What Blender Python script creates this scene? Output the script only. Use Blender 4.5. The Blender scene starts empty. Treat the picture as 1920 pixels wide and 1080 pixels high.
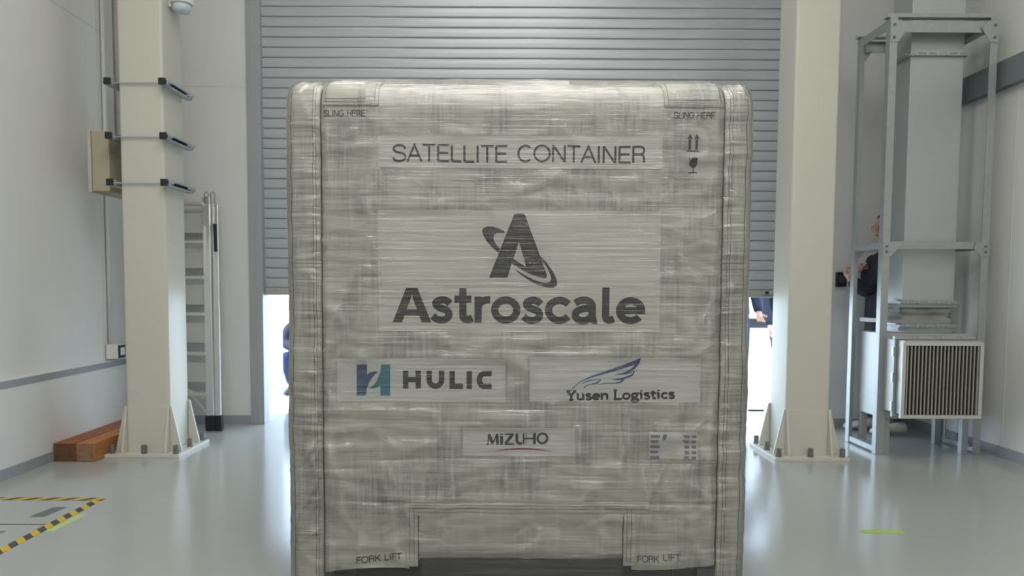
import bpy, bmesh, math, random
import numpy as np
from mathutils import Vector, Matrix
from mathutils.geometry import delaunay_2d_cdt

SC = bpy.context.scene
COL = SC.collection
rad = math.radians

# ------------------------------------------------------------------ camera
cam_d = bpy.data.cameras.new('camera')
cam_d.sensor_fit = 'HORIZONTAL'; cam_d.sensor_width = 36.0
cam_d.lens = 36.0 * 1350.0 / 1920.0
cam_d.shift_x = 20.0 / 1920.0
cam_d.shift_y = 79.0 / 1920.0
cam_d.clip_start = 0.05; cam_d.clip_end = 500
cam_d.dof.use_dof = True; cam_d.dof.focus_distance = 2.62; cam_d.dof.aperture_fstop = 3.2
cam = bpy.data.objects.new('camera', cam_d); COL.objects.link(cam)
_p, _r = rad(3.3), rad(0.3)
_F = Vector((0, math.cos(_p), -math.sin(_p))); _U = Vector((0, math.sin(_p), math.cos(_p))); _R = Vector((1, 0, 0))
_R2 = _R * math.cos(_r) + _U * math.sin(_r); _U2 = _U * math.cos(_r) - _R * math.sin(_r)
cam.matrix_world = Matrix(((_R2.x, _U2.x, -_F.x, 0), (_R2.y, _U2.y, -_F.y, 0), (_R2.z, _U2.z, -_F.z, 1.12), (0, 0, 0, 1)))
SC.camera = cam

# ------------------------------------------------------------------ view and world
SC.view_settings.view_transform = 'Standard'; SC.view_settings.look = 'None'
SC.view_settings.gamma = 1.0; SC.view_settings.use_curve_mapping = False
SC.view_settings.exposure = 0.0
W = bpy.data.worlds.new('sky'); SC.world = W; W.use_nodes = True
bg = W.node_tree.nodes['Background']
bg.inputs['Color'].default_value = (0.62, 0.80, 1.0, 1); bg.inputs['Strength'].default_value = 5.5

def area_light(name, loc, rot, sx, sy, power, color):
    l = bpy.data.lights.new(name, 'AREA'); l.shape = 'RECTANGLE'; l.size = sx; l.size_y = sy
    l.energy = power; l.color = color
    o = bpy.data.objects.new(name, l); COL.objects.link(o); o.location = loc; o.rotation_euler = rot
    return o
sun_d = bpy.data.lights.new('sun', 'SUN'); sun_d.energy = 6.0; sun_d.angle = rad(1.0); sun_d.color = (1, 0.96, 0.9)
sun = bpy.data.objects.new('sun', sun_d); COL.objects.link(sun); sun.rotation_euler = (rad(9), rad(-42), 0); sun.location = (0, 12, 12)

# (x, y, size x, size y, power): square panels at the far ends of the hall, long battens added over the middle for the container's top sheen
LAMPS = [(x, y, .58, .58, p) for y, p in ((-5.2, 40.0), (-2.6, 40.0), (4.75, 7.0)) for x in (-1.5, 0.35, 2.2)]
LAMPS += [(.08, y, 2.4, .34, 34.0) for y in (.1, 1.05, 2.0)]
CEIL = 5.6

# ------------------------------------------------------------------ material helpers
def lin(c): return tuple(((v / 255) / 12.92 if v / 255 <= .04045 else ((v / 255 + .055) / 1.055) ** 2.4) for v in c)
def new_mat(name):
    m = bpy.data.materials.new(name); m.use_nodes = True
    return m, m.node_tree, m.node_tree.nodes['Principled BSDF']
def mat(name, col, rough=0.5, metal=0.0, bump=0.0, bscale=40.0, var=0.0, vscale=6.0, stretch=(1, 1, 1), spec=0.5, coat=0.0):
    m, nt, b = new_mat(name)
    b.inputs['Roughness'].default_value = rough; b.inputs['Metallic'].default_value = metal
    b.inputs['Specular IOR Level'].default_value = spec; b.inputs['Coat Weight'].default_value = coat
    b.inputs['Coat Roughness'].default_value = 0.06
    N, L = nt.nodes, nt.links
    tc = N.new('ShaderNodeTexCoord'); mp = N.new('ShaderNodeMapping'); mp.inputs['Scale'].default_value = stretch
    L.new(tc.outputs['Object'], mp.inputs['Vector'])
    no = N.new('ShaderNodeTexNoise'); no.inputs['Scale'].default_value = vscale; no.inputs['Detail'].default_value = 5
    L.new(mp.outputs['Vector'], no.inputs['Vector'])
    mx = N.new('ShaderNodeMix'); mx.data_type = 'RGBA'
    k = 1 - var
    mx.inputs[6].default_value = (*[c * k for c in col], 1); mx.inputs[7].default_value = (*[min(1, c * (1 + var)) for c in col], 1)
    L.new(no.outputs['Fac'], mx.inputs[0]); L.new(mx.outputs[2], b.inputs['Base Color'])
    if bump:
        n2 = N.new('ShaderNodeTexNoise'); n2.inputs['Scale'].default_value = bscale; n2.inputs['Detail'].default_value = 4
        L.new(mp.outputs['Vector'], n2.inputs['Vector'])
        bp = N.new('ShaderNodeBump'); bp.inputs['Strength'].default_value = bump; bp.inputs['Distance'].default_value = 0.01
        L.new(n2.outputs['Fac'], bp.inputs['Height']); L.new(bp.outputs['Normal'], b.inputs['Normal'])
    return m
M = {}
M['wall'] = mat('white_wall_panel', (0.72, 0.72, 0.70), 0.28, var=0.02, vscale=1.2, bump=0.05, bscale=3)
M['wall_back'] = mat('white_back_wall', (0.66, 0.66, 0.65), 0.45, var=0.02, vscale=2)
M['ceil'] = mat('ceiling_white', (0.6, 0.6, 0.6), 0.8, var=0.02)
M['grey_trim'] = mat('grey_trim', (0.30, 0.32, 0.34), 0.4, var=0.03)
M['jamb'] = mat('grey_jamb', (0.36, 0.38, 0.39), 0.4, metal=0.2, var=0.03)
M['beam_grey'] = mat('beam_grey', (0.17, 0.19, 0.21), 0.5, var=0.06, vscale=3)
M['joint'] = mat('joint_sealant', (0.64, 0.65, 0.64), 0.5)
M['cream'] = mat('cream_paint', (0.585, 0.57, 0.495), 0.32, var=0.015, vscale=4, bump=0.03, bscale=60)
M['bolt'] = mat('anchor_bolt_steel', (0.20, 0.20, 0.19), 0.5, metal=0.5, var=0.1, vscale=60)
M['zinc'] = mat('zinc_channel', (0.48, 0.52, 0.55), 0.35, metal=0.7, var=0.08, vscale=40)
M['black'] = mat('black_plastic', (0.012, 0.014, 0.014), 0.5)
M['darkslot'] = mat('dark_channel_inside', (0.02, 0.03, 0.035), 0.5, metal=0.3)
M['tan'] = mat('tan_box_paint', (0.40, 0.36, 0.26), 0.5, var=0.02)
M['tan_lip'] = mat('tan_door_paint', (0.50, 0.47, 0.38), 0.5, var=0.02)
M['ductgreen'] = mat('grey_cable_cover', (0.38, 0.41, 0.39), 0.4, metal=0.3, var=0.04)
M['white_pl'] = mat('white_plastic', (0.75, 0.75, 0.72), 0.4)
M['milky'] = mat('milky_cover', (0.55, 0.62, 0.66), 0.25)
M['alu'] = mat('aluminium', (0.74, 0.75, 0.74), 0.3, metal=0.85, var=0.04, vscale=20, stretch=(1, 1, .1))
M['alu_matt'] = mat('aluminium_matt', (0.62, 0.62, 0.58), 0.45, metal=0.5, var=0.06, vscale=12)
M['rubber'] = mat('black_rubber', (0.012, 0.012, 0.013), 0.35)
M['shutter'] = mat('shutter_slat', (0.42, 0.445, 0.47), 0.33, metal=0.25, var=0.05, vscale=2.5, stretch=(1, 1, 4))
M['shutbar'] = mat('shutter_bottom_bar', (0.40, 0.40, 0.36), 0.4, metal=0.3, var=0.04)
M['reveal'] = mat('white_reveal', (0.70, 0.71, 0.72), 0.5)
M['apron'] = mat('pale_concrete', (0.62, 0.61, 0.58), 0.85, var=0.06, vscale=3, bump=0.1)
M['galv'] = mat('galvanised_steel', (0.40, 0.425, 0.42), 0.42, metal=0.55, var=0.16, vscale=26, bump=0.03)
M['ductsteel'] = mat('galvanised_duct', (0.475, 0.495, 0.485), 0.4, metal=0.45, var=0.05, vscale=8)
M['flex'] = mat('flexible_joint_cloth', (0.26, 0.265, 0.25), 0.55, var=0.15, vscale=14, bump=0.4, bscale=16)
M['grille'] = mat('grille_aluminium', (0.60, 0.60, 0.56), 0.4, metal=0.4, var=0.03)
M['fin'] = mat('grille_fin', (0.40, 0.39, 0.35), 0.45, metal=0.3)
M['hole'] = mat('grille_hollow_shade', (0.008, 0.008, 0.008), 0.8)  # near black, stands for the shade inside the grille
M['skin'] = mat('skin', (0.52, 0.30, 0.21), 0.5, var=0.05, vscale=20)
M['lips'] = mat('lips', (0.40, 0.17, 0.14), 0.5)
M['hair'] = mat('black_hair', (0.012, 0.010, 0.009), 0.5, bump=0.6, bscale=90)
M['navy'] = mat('navy_cloth', (0.010, 0.013, 0.030), 0.8, bump=0.3, bscale=25, var=0.2)
M['navy2'] = mat('dark_blue_cloth', (0.008, 0.012, 0.035), 0.8, bump=0.3, bscale=25, var=0.2)
M['jeans'] = mat('blue_denim', (0.014, 0.030, 0.085), 0.85, bump=0.3, bscale=30, var=0.3)
M['trouser'] = mat('charcoal_cloth', (0.055, 0.055, 0.062), 0.85, bump=0.3, bscale=25, var=0.1)
M['whitecloth'] = mat('white_cloth', (0.75, 0.76, 0.78), 0.8, bump=0.2, bscale=30)
M['shoe'] = mat('white_shoe', (0.72, 0.70, 0.62), 0.6)
M['boot'] = mat('black_boot', (0.02, 0.02, 0.022), 0.5)
M['glasses'] = mat('glasses_frame', (0.02, 0.015, 0.015), 0.3)
M['fabric_dark'] = mat('dark_pallet', (0.035, 0.037, 0.034), 0.35, var=0.3, vscale=5)
M['ink'] = mat('black_print', (0.006, 0.006, 0.006), 0.5)
M['inkg'] = mat('dark_grey_print', (0.022, 0.021, 0.019), 0.5)
M['inkl'] = mat('thin_grey_print', (0.022, 0.021, 0.02), 0.5)
M['blue'] = mat('blue_print', (0.040, 0.085, 0.23), 0.45)
M['teal'] = mat('teal_print', (0.025, 0.23, 0.31), 0.45)
M['red'] = mat('red_print', (0.40, 0.03, 0.035), 0.45)
M['faint'] = mat('faded_violet_print', (0.27, 0.27, 0.32), 0.6)
M['label'] = mat('printed_label_film', (0.74, 0.74, 0.72), 0.42, var=0.03, vscale=5, bump=0.25, bscale=9, stretch=(1, 1, 5))
M['label2'] = mat('printed_large_label', (0.72, 0.72, 0.67), 0.42, var=0.04, vscale=5, bump=0.25, bscale=9, stretch=(1, 1, 5))
M['stitch'] = mat('stitching_thread', (0.15, 0.15, 0.125), 0.8)
M['seam'] = mat('seam_gap_shade', (0.09, 0.09, 0.075), 0.8)  # dark colour standing for the shade in gaps of the cover
M['tapeg'] = mat('green_tape', (0.36, 0.52, 0.12), 0.5)
M['tapeg2'] = mat('pale_green_tape', (0.46, 0.58, 0.22), 0.5, var=0.25, vscale=30)
M['tapegrey'] = mat('grey_floor_label', (0.14, 0.15, 0.15), 0.5, var=0.3, vscale=40)
M['line'] = mat('thin_black_line', (0.08, 0.08, 0.08), 0.5)
M['yellow'] = mat('yellow_plastic', (0.7, 0.5, 0.05), 0.5)
M['darkbox'] = mat('dark_grey_case', (0.05, 0.05, 0.06), 0.5)

# floor: epoxy with a glossy coat
def floor_mat():
    m, nt, b = new_mat('epoxy_floor'); N, L = nt.nodes, nt.links
    tc = N.new('ShaderNodeTexCoord')
    n = N.new('ShaderNodeTexNoise'); n.inputs['Scale'].default_value = 0.8; n.inputs['Detail'].default_value = 6
    L.new(tc.outputs['Object'], n.inputs['Vector'])
    r = N.new('ShaderNodeMix'); r.data_type = 'RGBA'
    r.inputs[6].default_value = (0.355, 0.375, 0.355, 1); r.inputs[7].default_value = (0.40, 0.415, 0.395, 1)
    L.new(n.outputs['Fac'], r.inputs[0]); L.new(r.outputs[2], b.inputs['Base Color'])
    mr = N.new('ShaderNodeMapRange'); mr.inputs['To Min'].default_value = 0.10; mr.inputs['To Max'].default_value = 0.22
    L.new(n.outputs['Fac'], mr.inputs['Value']); L.new(mr.outputs['Result'], b.inputs['Roughness'])
    n2 = N.new('ShaderNodeTexNoise'); n2.inputs['Scale'].default_value = 7; n2.inputs['Detail'].default_value = 3
    L.new(tc.outputs['Object'], n2.inputs['Vector'])
    bp = N.new('ShaderNodeBump'); bp.inputs['Strength'].default_value = 0.07; bp.inputs['Distance'].default_value = 0.01
    L.new(n2.outputs['Fac'], bp.inputs['Height']); L.new(bp.outputs['Normal'], b.inputs['Normal'])
    b.inputs['Specular IOR Level'].default_value = 0.65
    return m
M['floor'] = floor_mat()

def hazard_mat(name, sgn, off):
    m, nt, b = new_mat(name); N, L = nt.nodes, nt.links
    tc = N.new('ShaderNodeTexCoord'); sp = N.new('ShaderNodeSeparateXYZ'); L.new(tc.outputs['Object'], sp.inputs[0])
    mu = N.new('ShaderNodeMath'); mu.operation = 'MULTIPLY'; mu.inputs[1].default_value = sgn; L.new(sp.outputs['Y'], mu.inputs[0])
    ad = N.new('ShaderNodeMath'); ad.operation = 'ADD'; L.new(sp.outputs['X'], ad.inputs[0]); L.new(mu.outputs[0], ad.inputs[1])
    a2 = N.new('ShaderNodeMath'); a2.operation = 'ADD'; a2.inputs[1].default_value = off; L.new(ad.outputs[0], a2.inputs[0])
    di = N.new('ShaderNodeMath'); di.operation = 'DIVIDE'; di.inputs[1].default_value = 0.098; L.new(a2.outputs[0], di.inputs[0])
    fr = N.new('ShaderNodeMath'); fr.operation = 'FRACT'; L.new(di.outputs[0], fr.inputs[0])
    gt = N.new('ShaderNodeMath'); gt.operation = 'GREATER_THAN'; gt.inputs[1].default_value = 0.5; L.new(fr.outputs[0], gt.inputs[0])
    mx = N.new('ShaderNodeMix'); mx.data_type = 'RGBA'
    mx.inputs[6].default_value = (0.62, 0.42, 0.02, 1); mx.inputs[7].default_value = (0.05, 0.05, 0.045, 1)
    L.new(gt.outputs[0], mx.inputs[0]); L.new(mx.outputs[2], b.inputs['Base Color']); b.inputs['Roughness'].default_value = 0.45
    return m
M['hazx'] = hazard_mat('hazard_stripes_a', -1, 10); M['hazy'] = hazard_mat('hazard_stripes_b', 1, 10)

def wood_mat(name, c1, c2, axis):
    m, nt, b = new_mat(name); N, L = nt.nodes, nt.links
    tc = N.new('ShaderNodeTexCoord'); mp = N.new('ShaderNodeMapping'); mp.inputs['Scale'].default_value = axis
    L.new(tc.outputs['Object'], mp.inputs['Vector'])
    n = N.new('ShaderNodeTexNoise'); n.inputs['Scale'].default_value = 9; n.inputs['Detail'].default_value = 6; n.inputs['Distortion'].default_value = 0.8
    L.new(mp.outputs['Vector'], n.inputs['Vector'])
    cr = N.new('ShaderNodeValToRGB'); cr.color_ramp.elements[0].position = 0.35; cr.color_ramp.elements[1].position = 0.65
    cr.color_ramp.elements[0].color = (*c1, 1); cr.color_ramp.elements[1].color = (*c2, 1)
    L.new(n.outputs['Fac'], cr.inputs['Fac']); L.new(cr.outputs['Color'], b.inputs['Base Color']); b.inputs['Roughness'].default_value = 0.6
    return m
M['wood_a'] = wood_mat('reddish_timber', (0.22, 0.070, 0.020), (0.36, 0.125, 0.040), (6, .5, 6))
M['wood_b'] = wood_mat('brown_timber', (0.38, 0.145, 0.045), (0.52, 0.215, 0.075), (6, .5, 6))
M['wood_end'] = wood_mat('timber_end_grain', (0.20, 0.10, 0.055), (0.36, 0.21, 0.13), (2, 2, 2))
M['wood_end2'] = wood_mat('dark_timber_end_grain', (0.10, 0.04, 0.02), (0.17, 0.075, 0.035), (2, 2, 2))

def fabric_mat(name='quilted_cover_fabric', amount=1.0):
    m, nt, b = new_mat(name); N, L = nt.nodes, nt.links
    tc = N.new('ShaderNodeTexCoord')
    def nz(scale, st, det=5, dist=0.0):
        mp = N.new('ShaderNodeMapping'); mp.inputs['Scale'].default_value = st; L.new(tc.outputs['Object'], mp.inputs['Vector'])
        n = N.new('ShaderNodeTexNoise'); n.inputs['Scale'].default_value = scale; n.inputs['Detail'].default_value = det; n.inputs['Distortion'].default_value = dist
        L.new(mp.outputs['Vector'], n.inputs['Vector']); return n.outputs['Fac']
    def ramp(v, a, c):
        r = N.new('ShaderNodeMapRange'); r.inputs['From Min'].default_value = a; r.inputs['From Max'].default_value = c; L.new(v, r.inputs['Value']); return r.outputs['Result']
    def mul(a, c):
        r = N.new('ShaderNodeMath'); r.operation = 'MULTIPLY'; L.new(a, r.inputs[0])
        if isinstance(c, float): r.inputs[1].default_value = c
        else: L.new(c, r.inputs[1])
        return r.outputs[0]
    patch = ramp(nz(4.5, (2.0, 1, .9), 4), 0.42, 0.60)              # blotches where film clings to the cloth
    fibre = ramp(nz(16, (5.0, 1, .35), 4), 0.38, 0.58)
    cross = ramp(nz(16, (.25, 1, 9.0), 4), 0.38, 0.62)
    k = mul(mul(mul(patch, fibre), ramp(cross, -.6, 1.0)), amount)
    mx = N.new('ShaderNodeMix'); mx.data_type = 'RGBA'
    mx.inputs[6].default_value = (0.65, 0.65, 0.58, 1); mx.inputs[7].default_value = (0.34, 0.335, 0.35, 1)
    L.new(k, mx.inputs[0])
    mx2 = N.new('ShaderNodeMix'); mx2.data_type = 'RGBA'; mx2.inputs[7].default_value = (0.48, 0.48, 0.435, 1)
    L.new(mul(cross, 0.35), mx2.inputs[0]); L.new(mx.outputs[2], mx2.inputs[6]); L.new(mx2.outputs[2], b.inputs['Base Color'])
    b.inputs['Roughness'].default_value = 0.6
    b1 = N.new('ShaderNodeBump'); b1.inputs['Strength'].default_value = 0.5; b1.inputs['Distance'].default_value = 0.006
    L.new(nz(14, (.5, 1, 2.5), 6, 0.6), b1.inputs['Height'])
    L.new(b1.outputs['Normal'], b.inputs['Normal'])
    return m
M['fabric'] = fabric_mat()
M['fabric_plain'] = fabric_mat('plain_flap_fabric', 0.3)

def film_mat():
    m = bpy.data.materials.new('clear_stretch_film'); m.use_nodes = True; nt = m.node_tree; N, L = nt.nodes, nt.links
    for n in list(N): N.remove(n)
    out = N.new('ShaderNodeOutputMaterial'); tc = N.new('ShaderNodeTexCoord')
    def nz(scale, st, det, rot=0.0, dist=0.0):
        mp = N.new('ShaderNodeMapping'); mp.inputs['Scale'].default_value = st; mp.inputs['Rotation'].default_value = (0, rot, 0)
        L.new(tc.outputs['Object'], mp.inputs['Vector'])
        n = N.new('ShaderNodeTexNoise'); n.inputs['Scale'].default_value = scale; n.inputs['Detail'].default_value = det; n.inputs['Distortion'].default_value = dist
        L.new(mp.outputs['Vector'], n.inputs['Vector']); return n.outputs['Fac']
    s1 = nz(5, (.45, 1, 30), 3, 0.0, .2); s2 = nz(6, (.5, 1, 24), 2, rad(6), .2)
    ad = N.new('ShaderNodeMath'); ad.operation = 'ADD'; L.new(s1, ad.inputs[0]); L.new(s2, ad.inputs[1])
    bp = N.new('ShaderNodeBump'); bp.inputs['Strength'].default_value = 1.0; bp.inputs['Distance'].default_value = 0.0026
    L.new(ad.outputs[0], bp.inputs['Height'])
    gl = N.new('ShaderNodeBsdfGlossy'); gl.inputs['Roughness'].default_value = 0.15; gl.inputs['Color'].default_value = (1, 1, 1, 1); L.new(bp.outputs['Normal'], gl.inputs['Normal'])
    tr = N.new('ShaderNodeBsdfTransparent'); tr.inputs['Color'].default_value = (0.985, 0.985, 0.985, 1)
    df = N.new('ShaderNodeBsdfDiffuse'); df.inputs['Color'].default_value = (0.8, 0.8, 0.8, 1)
    fz = N.new('ShaderNodeFresnel'); fz.inputs['IOR'].default_value = 1.6; L.new(bp.outputs['Normal'], fz.inputs['Normal'])
    m1 = N.new('ShaderNodeMath'); m1.operation = 'MULTIPLY_ADD'; m1.inputs[1].default_value = 1.0; m1.inputs[2].default_value = 0.0; L.new(fz.outputs[0], m1.inputs[0])
    r = N.new('ShaderNodeMapRange'); r.inputs['From Min'].default_value = 0.5; r.inputs['From Max'].default_value = 0.72
    r.inputs['To Min'].default_value = 0.003; r.inputs['To Max'].default_value = 0.05; L.new(s1, r.inputs['Value'])
    a = N.new('ShaderNodeMixShader'); L.new(r.outputs['Result'], a.inputs[0]); L.new(tr.outputs[0], a.inputs[1]); L.new(df.outputs[0], a.inputs[2])
    c = N.new('ShaderNodeMixShader'); L.new(m1.outputs[0], c.inputs[0]); L.new(a.outputs[0], c.inputs[1]); L.new(gl.outputs[0], c.inputs[2])
    L.new(c.outputs[0], out.inputs['Surface'])
    return m
M['film'] = film_mat()

def wing_mat():
    m, nt, b = new_mat('blue_gradient_print'); N, L = nt.nodes, nt.links
    tc = N.new('ShaderNodeTexCoord'); sp = N.new('ShaderNodeSeparateXYZ'); L.new(tc.outputs['Object'], sp.inputs[0])
    mr = N.new('ShaderNodeMapRange'); mr.inputs['From Min'].default_value = 0.19; mr.inputs['From Max'].default_value = 0.45
    L.new(sp.outputs['X'], mr.inputs['Value'])
    cr = N.new('ShaderNodeValToRGB'); cr.color_ramp.elements[0].color = (0.09, 0.27, 0.48, 1); cr.color_ramp.elements[1].color = (0.035, 0.03, 0.16, 1)
    L.new(mr.outputs['Result'], cr.inputs['Fac']); L.new(cr.outputs['Color'], b.inputs['Base Color']); b.inputs['Roughness'].default_value = 0.45
    return m
M['wing'] = wing_mat()
def lamp_mat():
    m, nt, b = new_mat('lamp_diffuser'); b.inputs['Emission Color'].default_value = (1, 0.98, 0.93, 1); b.inputs['Emission Strength'].default_value = 3.0
    return m
M['lamp'] = lamp_mat()

# ------------------------------------------------------------------ object helpers
def tag(o, label=None, cat=None, group=None, kind=None):
    if label: o['label'] = label
    if cat: o['category'] = cat
    if group: o['group'] = group
    if kind: o['kind'] = kind
    return o
def thing(name, label, cat, loc, group=None):
    o = bpy.data.objects.new(name, None); COL.objects.link(o); o.location = loc; o.empty_display_size = 0.1
    return tag(o, label, cat, group)
def world_loc(o):
    v = Vector((0, 0, 0))
    while o: v += o.location; o = o.parent
    return v
class MB:
    def __init__(s): s.v = []; s.f = []
    def add(s, vs, fs):
        n = len(s.v); s.v += [tuple(p) for p in vs]; s.f += [tuple(i + n for i in f) for f in fs]; return s
    def box(s, x0, x1, y0, y1, z0, z1):
        return s.add([(x0, y0, z0), (x1, y0, z0), (x1, y1, z0), (x0, y1, z0), (x0, y0, z1), (x1, y0, z1), (x1, y1, z1), (x0, y1, z1)],
                     [(3, 2, 1, 0), (4, 5, 6, 7), (0, 1, 5, 4), (1, 2, 6, 5), (2, 3, 7, 6), (3, 0, 4, 7)])
    def bar(s, a, b, w, h, up=(0, 0, 1)):
        a, b = Vector(a), Vector(b); d = (b - a).normalized(); u = Vector(up)
        x = d.cross(u)
        if x.length < 1e-4: x = d.cross(Vector((0, 1, 0)))
        x.normalize(); y = x.cross(d); vs = []
        for p in (a, b):
            for i, j in ((-1, -1), (1, -1), (1, 1), (-1, 1)): vs.append(p + x * i * w / 2 + y * j * h / 2)
        return s.add(vs, [(3, 2, 1, 0), (4, 5, 6, 7), (0, 1, 5, 4), (1, 2, 6, 5), (2, 3, 7, 6), (3, 0, 4, 7)])
    def tube(s, pts, r, n=12, caps=True):
        pts = [Vector(p) for p in pts]; rs = r if isinstance(r, (list, tuple)) else [r] * len(pts); vs = []; fs = []
        for i, p in enumerate(pts):
            d = (pts[min(i + 1, len(pts) - 1)] - pts[max(i - 1, 0)]).normalized()
            x = d.cross(Vector((0, 0, 1)));
            if x.length < 1e-3: x = Vector((1, 0, 0))
            x.normalize(); y = d.cross(x)
            for k in range(n):
                a = 2 * math.pi * k / n; vs.append(p + (x * math.cos(a) + y * math.sin(a)) * rs[i])
        for i in range(len(pts) - 1):
            for k in range(n):
                fs.append((i * n + k, i * n + (k + 1) % n, (i + 1) * n + (k + 1) % n, (i + 1) * n + k))
        if caps: fs.append(tuple(range(n - 1, -1, -1))); fs.append(tuple((len(pts) - 1) * n + k for k in range(n)))
        return s.add(vs, fs)
    def prism(s, poly, axis, a, b):
        """extrude a 2D polygon along an axis: axis 'y' -> poly in (x,z); 'x' -> (y,z); 'z' -> (x,y)"""
        n = len(poly); vs = []
        for t in (a, b):
            for p, q in poly: vs.append((p, t, q) if axis == 'y' else (t, p, q) if axis == 'x' else (p, q, t))
        fs = [tuple(range(n)), tuple(range(2 * n - 1, n - 1, -1))] + [(i, n + i, n + (i + 1) % n, (i + 1) % n) for i in range(n)]
        return s.add(vs, fs)
    def build(s, name, m, parent=None, bev=0, smooth=False, loc=None, fix=True):
        off = world_loc(parent) if parent else Vector(loc or (0, 0, 0))
        me = bpy.data.meshes.new(name)
        me.from_pydata([tuple(Vector(p) - off) for p in s.v], [], s.f); me.validate()
        if fix:
            bm = bmesh.new(); bm.from_mesh(me); bmesh.ops.recalc_face_normals(bm, faces=bm.faces); bm.to_mesh(me); bm.free()
        for mm in (m if isinstance(m, list) else [m]): me.materials.append(mm)
        if smooth:
            me.polygons.foreach_set('use_smooth', [True] * len(me.polygons))
        o = bpy.data.objects.new(name, me); COL.objects.link(o)
        if parent: o.parent = parent
        elif loc: o.location = loc
        if bev:
            md = o.modifiers.new('bevel', 'BEVEL'); md.width = bev; md.segments = 2; md.limit_method = 'ANGLE'
        return o
def each(mb, name, m, parent):
    for i in range(0, len(mb.v), 8):
        MB().add(mb.v[i:i + 8], [tuple(q - i for q in f) for f in mb.f if min(f) >= i and max(f) < i + 8]).build(name, m, parent)
def struct(name, mb, m, bev=0):
    return tag(mb.build(name, m, bev=bev), kind='structure')

# ------------------------------------------------------------------ room shell
LX, RX, BY, FY = -2.87, 3.377, 5.855, -7.0
struct('floor', MB().box(LX - .3, RX + .3, FY - .2, BY + 0.52, -0.15, 0.0), M['floor'])
struct('ceiling', MB().box(LX - .3, RX + .3, FY - .2, BY + .3, CEIL, CEIL + .15), M['ceil'])
struct('wall_left', MB().box(LX - .05 - .2, LX - .05, FY, BY + .2, 0, CEIL).box(LX - .06, LX, FY, BY, 0, 0.574), M['wall'])
struct('wall_right', MB().box(RX, RX + .2, FY, BY + .2, 0, CEIL), M['wall'])
struct('wall_front', MB().box(LX - .3, RX + .3, FY - .2, FY, 0, CEIL), M['wall'])
OX0, OX1, OZ = -1.935, 2.50, 4.6
wb = MB().box(LX - .3, OX0 - .005, BY, BY + .12, 0, CEIL).box(OX1 + .005, RX + .3, BY, BY + .12, 0, CEIL).box(OX0 - .005, OX1 + .005, BY, BY + .12, OZ, CEIL)
struct('wall_back', wb, M['wall_back'])
# reveals of the doorway, running outwards
struct('trim_1', MB().box(OX0 - .22, OX0 - .006, BY + .121, BY + .52, 0, 3.2), M['reveal'])
struct('trim_2', MB().box(OX1 + .006, OX1 + .22, BY + .121, BY + .52, 0, 3.2), M['reveal'])
struct('wall_lintel', MB().box(OX0 - .3, OX1 + .3, BY + .30, BY + .52, 1.9, 5.4), M['reveal'])
# grey steel jambs that guide the shutter
struct('trim_3', MB().box(-2.045, -1.99, BY - .012, BY - .001, 0, OZ).box(-1.99, OX0, BY - .012, BY + .12, 0, OZ), M['jamb'], .002)
struct('trim_4', MB().box(OX1 + .055, OX1 + .11, BY - .012, BY - .001, 0, OZ).box(OX1, OX1 + .055, BY - .012, BY + .12, 0, OZ), M['jamb'], .002)
# baseboards and the strip on the left dado
struct('baseboard_left', MB().box(LX, LX + .008, FY, BY, 0, .065), M['grey_trim'])
struct('baseboard_right', MB().box(RX - .008, RX, FY, BY, 0, .075), M['grey_trim'])
struct('baseboard_back', MB().box(LX, -2.046, BY - .009, BY, 0, .072).box(OX1 + .111, RX, BY - .009, BY, 0, .072), M['grey_trim'])
struct('trim_5', MB().box(LX, LX + .004, FY, BY, .53, .570), M['grey_trim'])
# grey channel along the right wall
struct('trim_6', MB().box(RX - .05, RX, FY, BY, 2.475, 2.655), M['beam_grey'], .003)
# panel joints
j = MB()
for y in (5.28, 3.3, 1.2, -1, -3): j.box(LX - .05, LX - .0485, y, y + .008, .58, CEIL)
j.box(LX - .05, LX - .0485, FY, BY, 2.96, 2.968)
for y in (4.80, 3.0, 1.1, -1): j.box(RX - .0015, RX, y, y + .008, .08, 2.47)
j.box(LX, -2.05, BY - .0015, BY, 2.72, 2.727)
struct('trim_7', j, M['joint'])

# ceiling lamps (above the picture, light the room)
for x, y, sx, sy, pw in LAMPS:
    long_ = sx > 1
    t = thing('ceiling_light', 'added unseen batten lamp above the container, shaped for its top sheen' if long_ else 'square white panel lamp under the ceiling, one of the even rows above the hall',
              'lamp', (x, y, CEIL), 'added unseen battens' if long_ else 'ceiling panels')
    MB().box(x - sx / 2 - .03, x + sx / 2 + .03, y - sy / 2 - .03, y + sy / 2 + .03, CEIL - .09, CEIL - .001).build('housing', M['white_pl'], t, .01)
    MB().box(x - sx / 2, x + sx / 2, y - sy / 2, y + sy / 2, CEIL - .098, CEIL - .0905).build('diffuser', M['lamp'], t)
    area_light('lamp_light', (x, y, CEIL - .11), (0, 0, 0), sx, sy, pw, (1, 0.98, 0.94))

# outdoor ground
struct('ground_outside', MB().box(-40, 40, BY + .52, 60, -.16, -.004), M['apron'])

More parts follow.
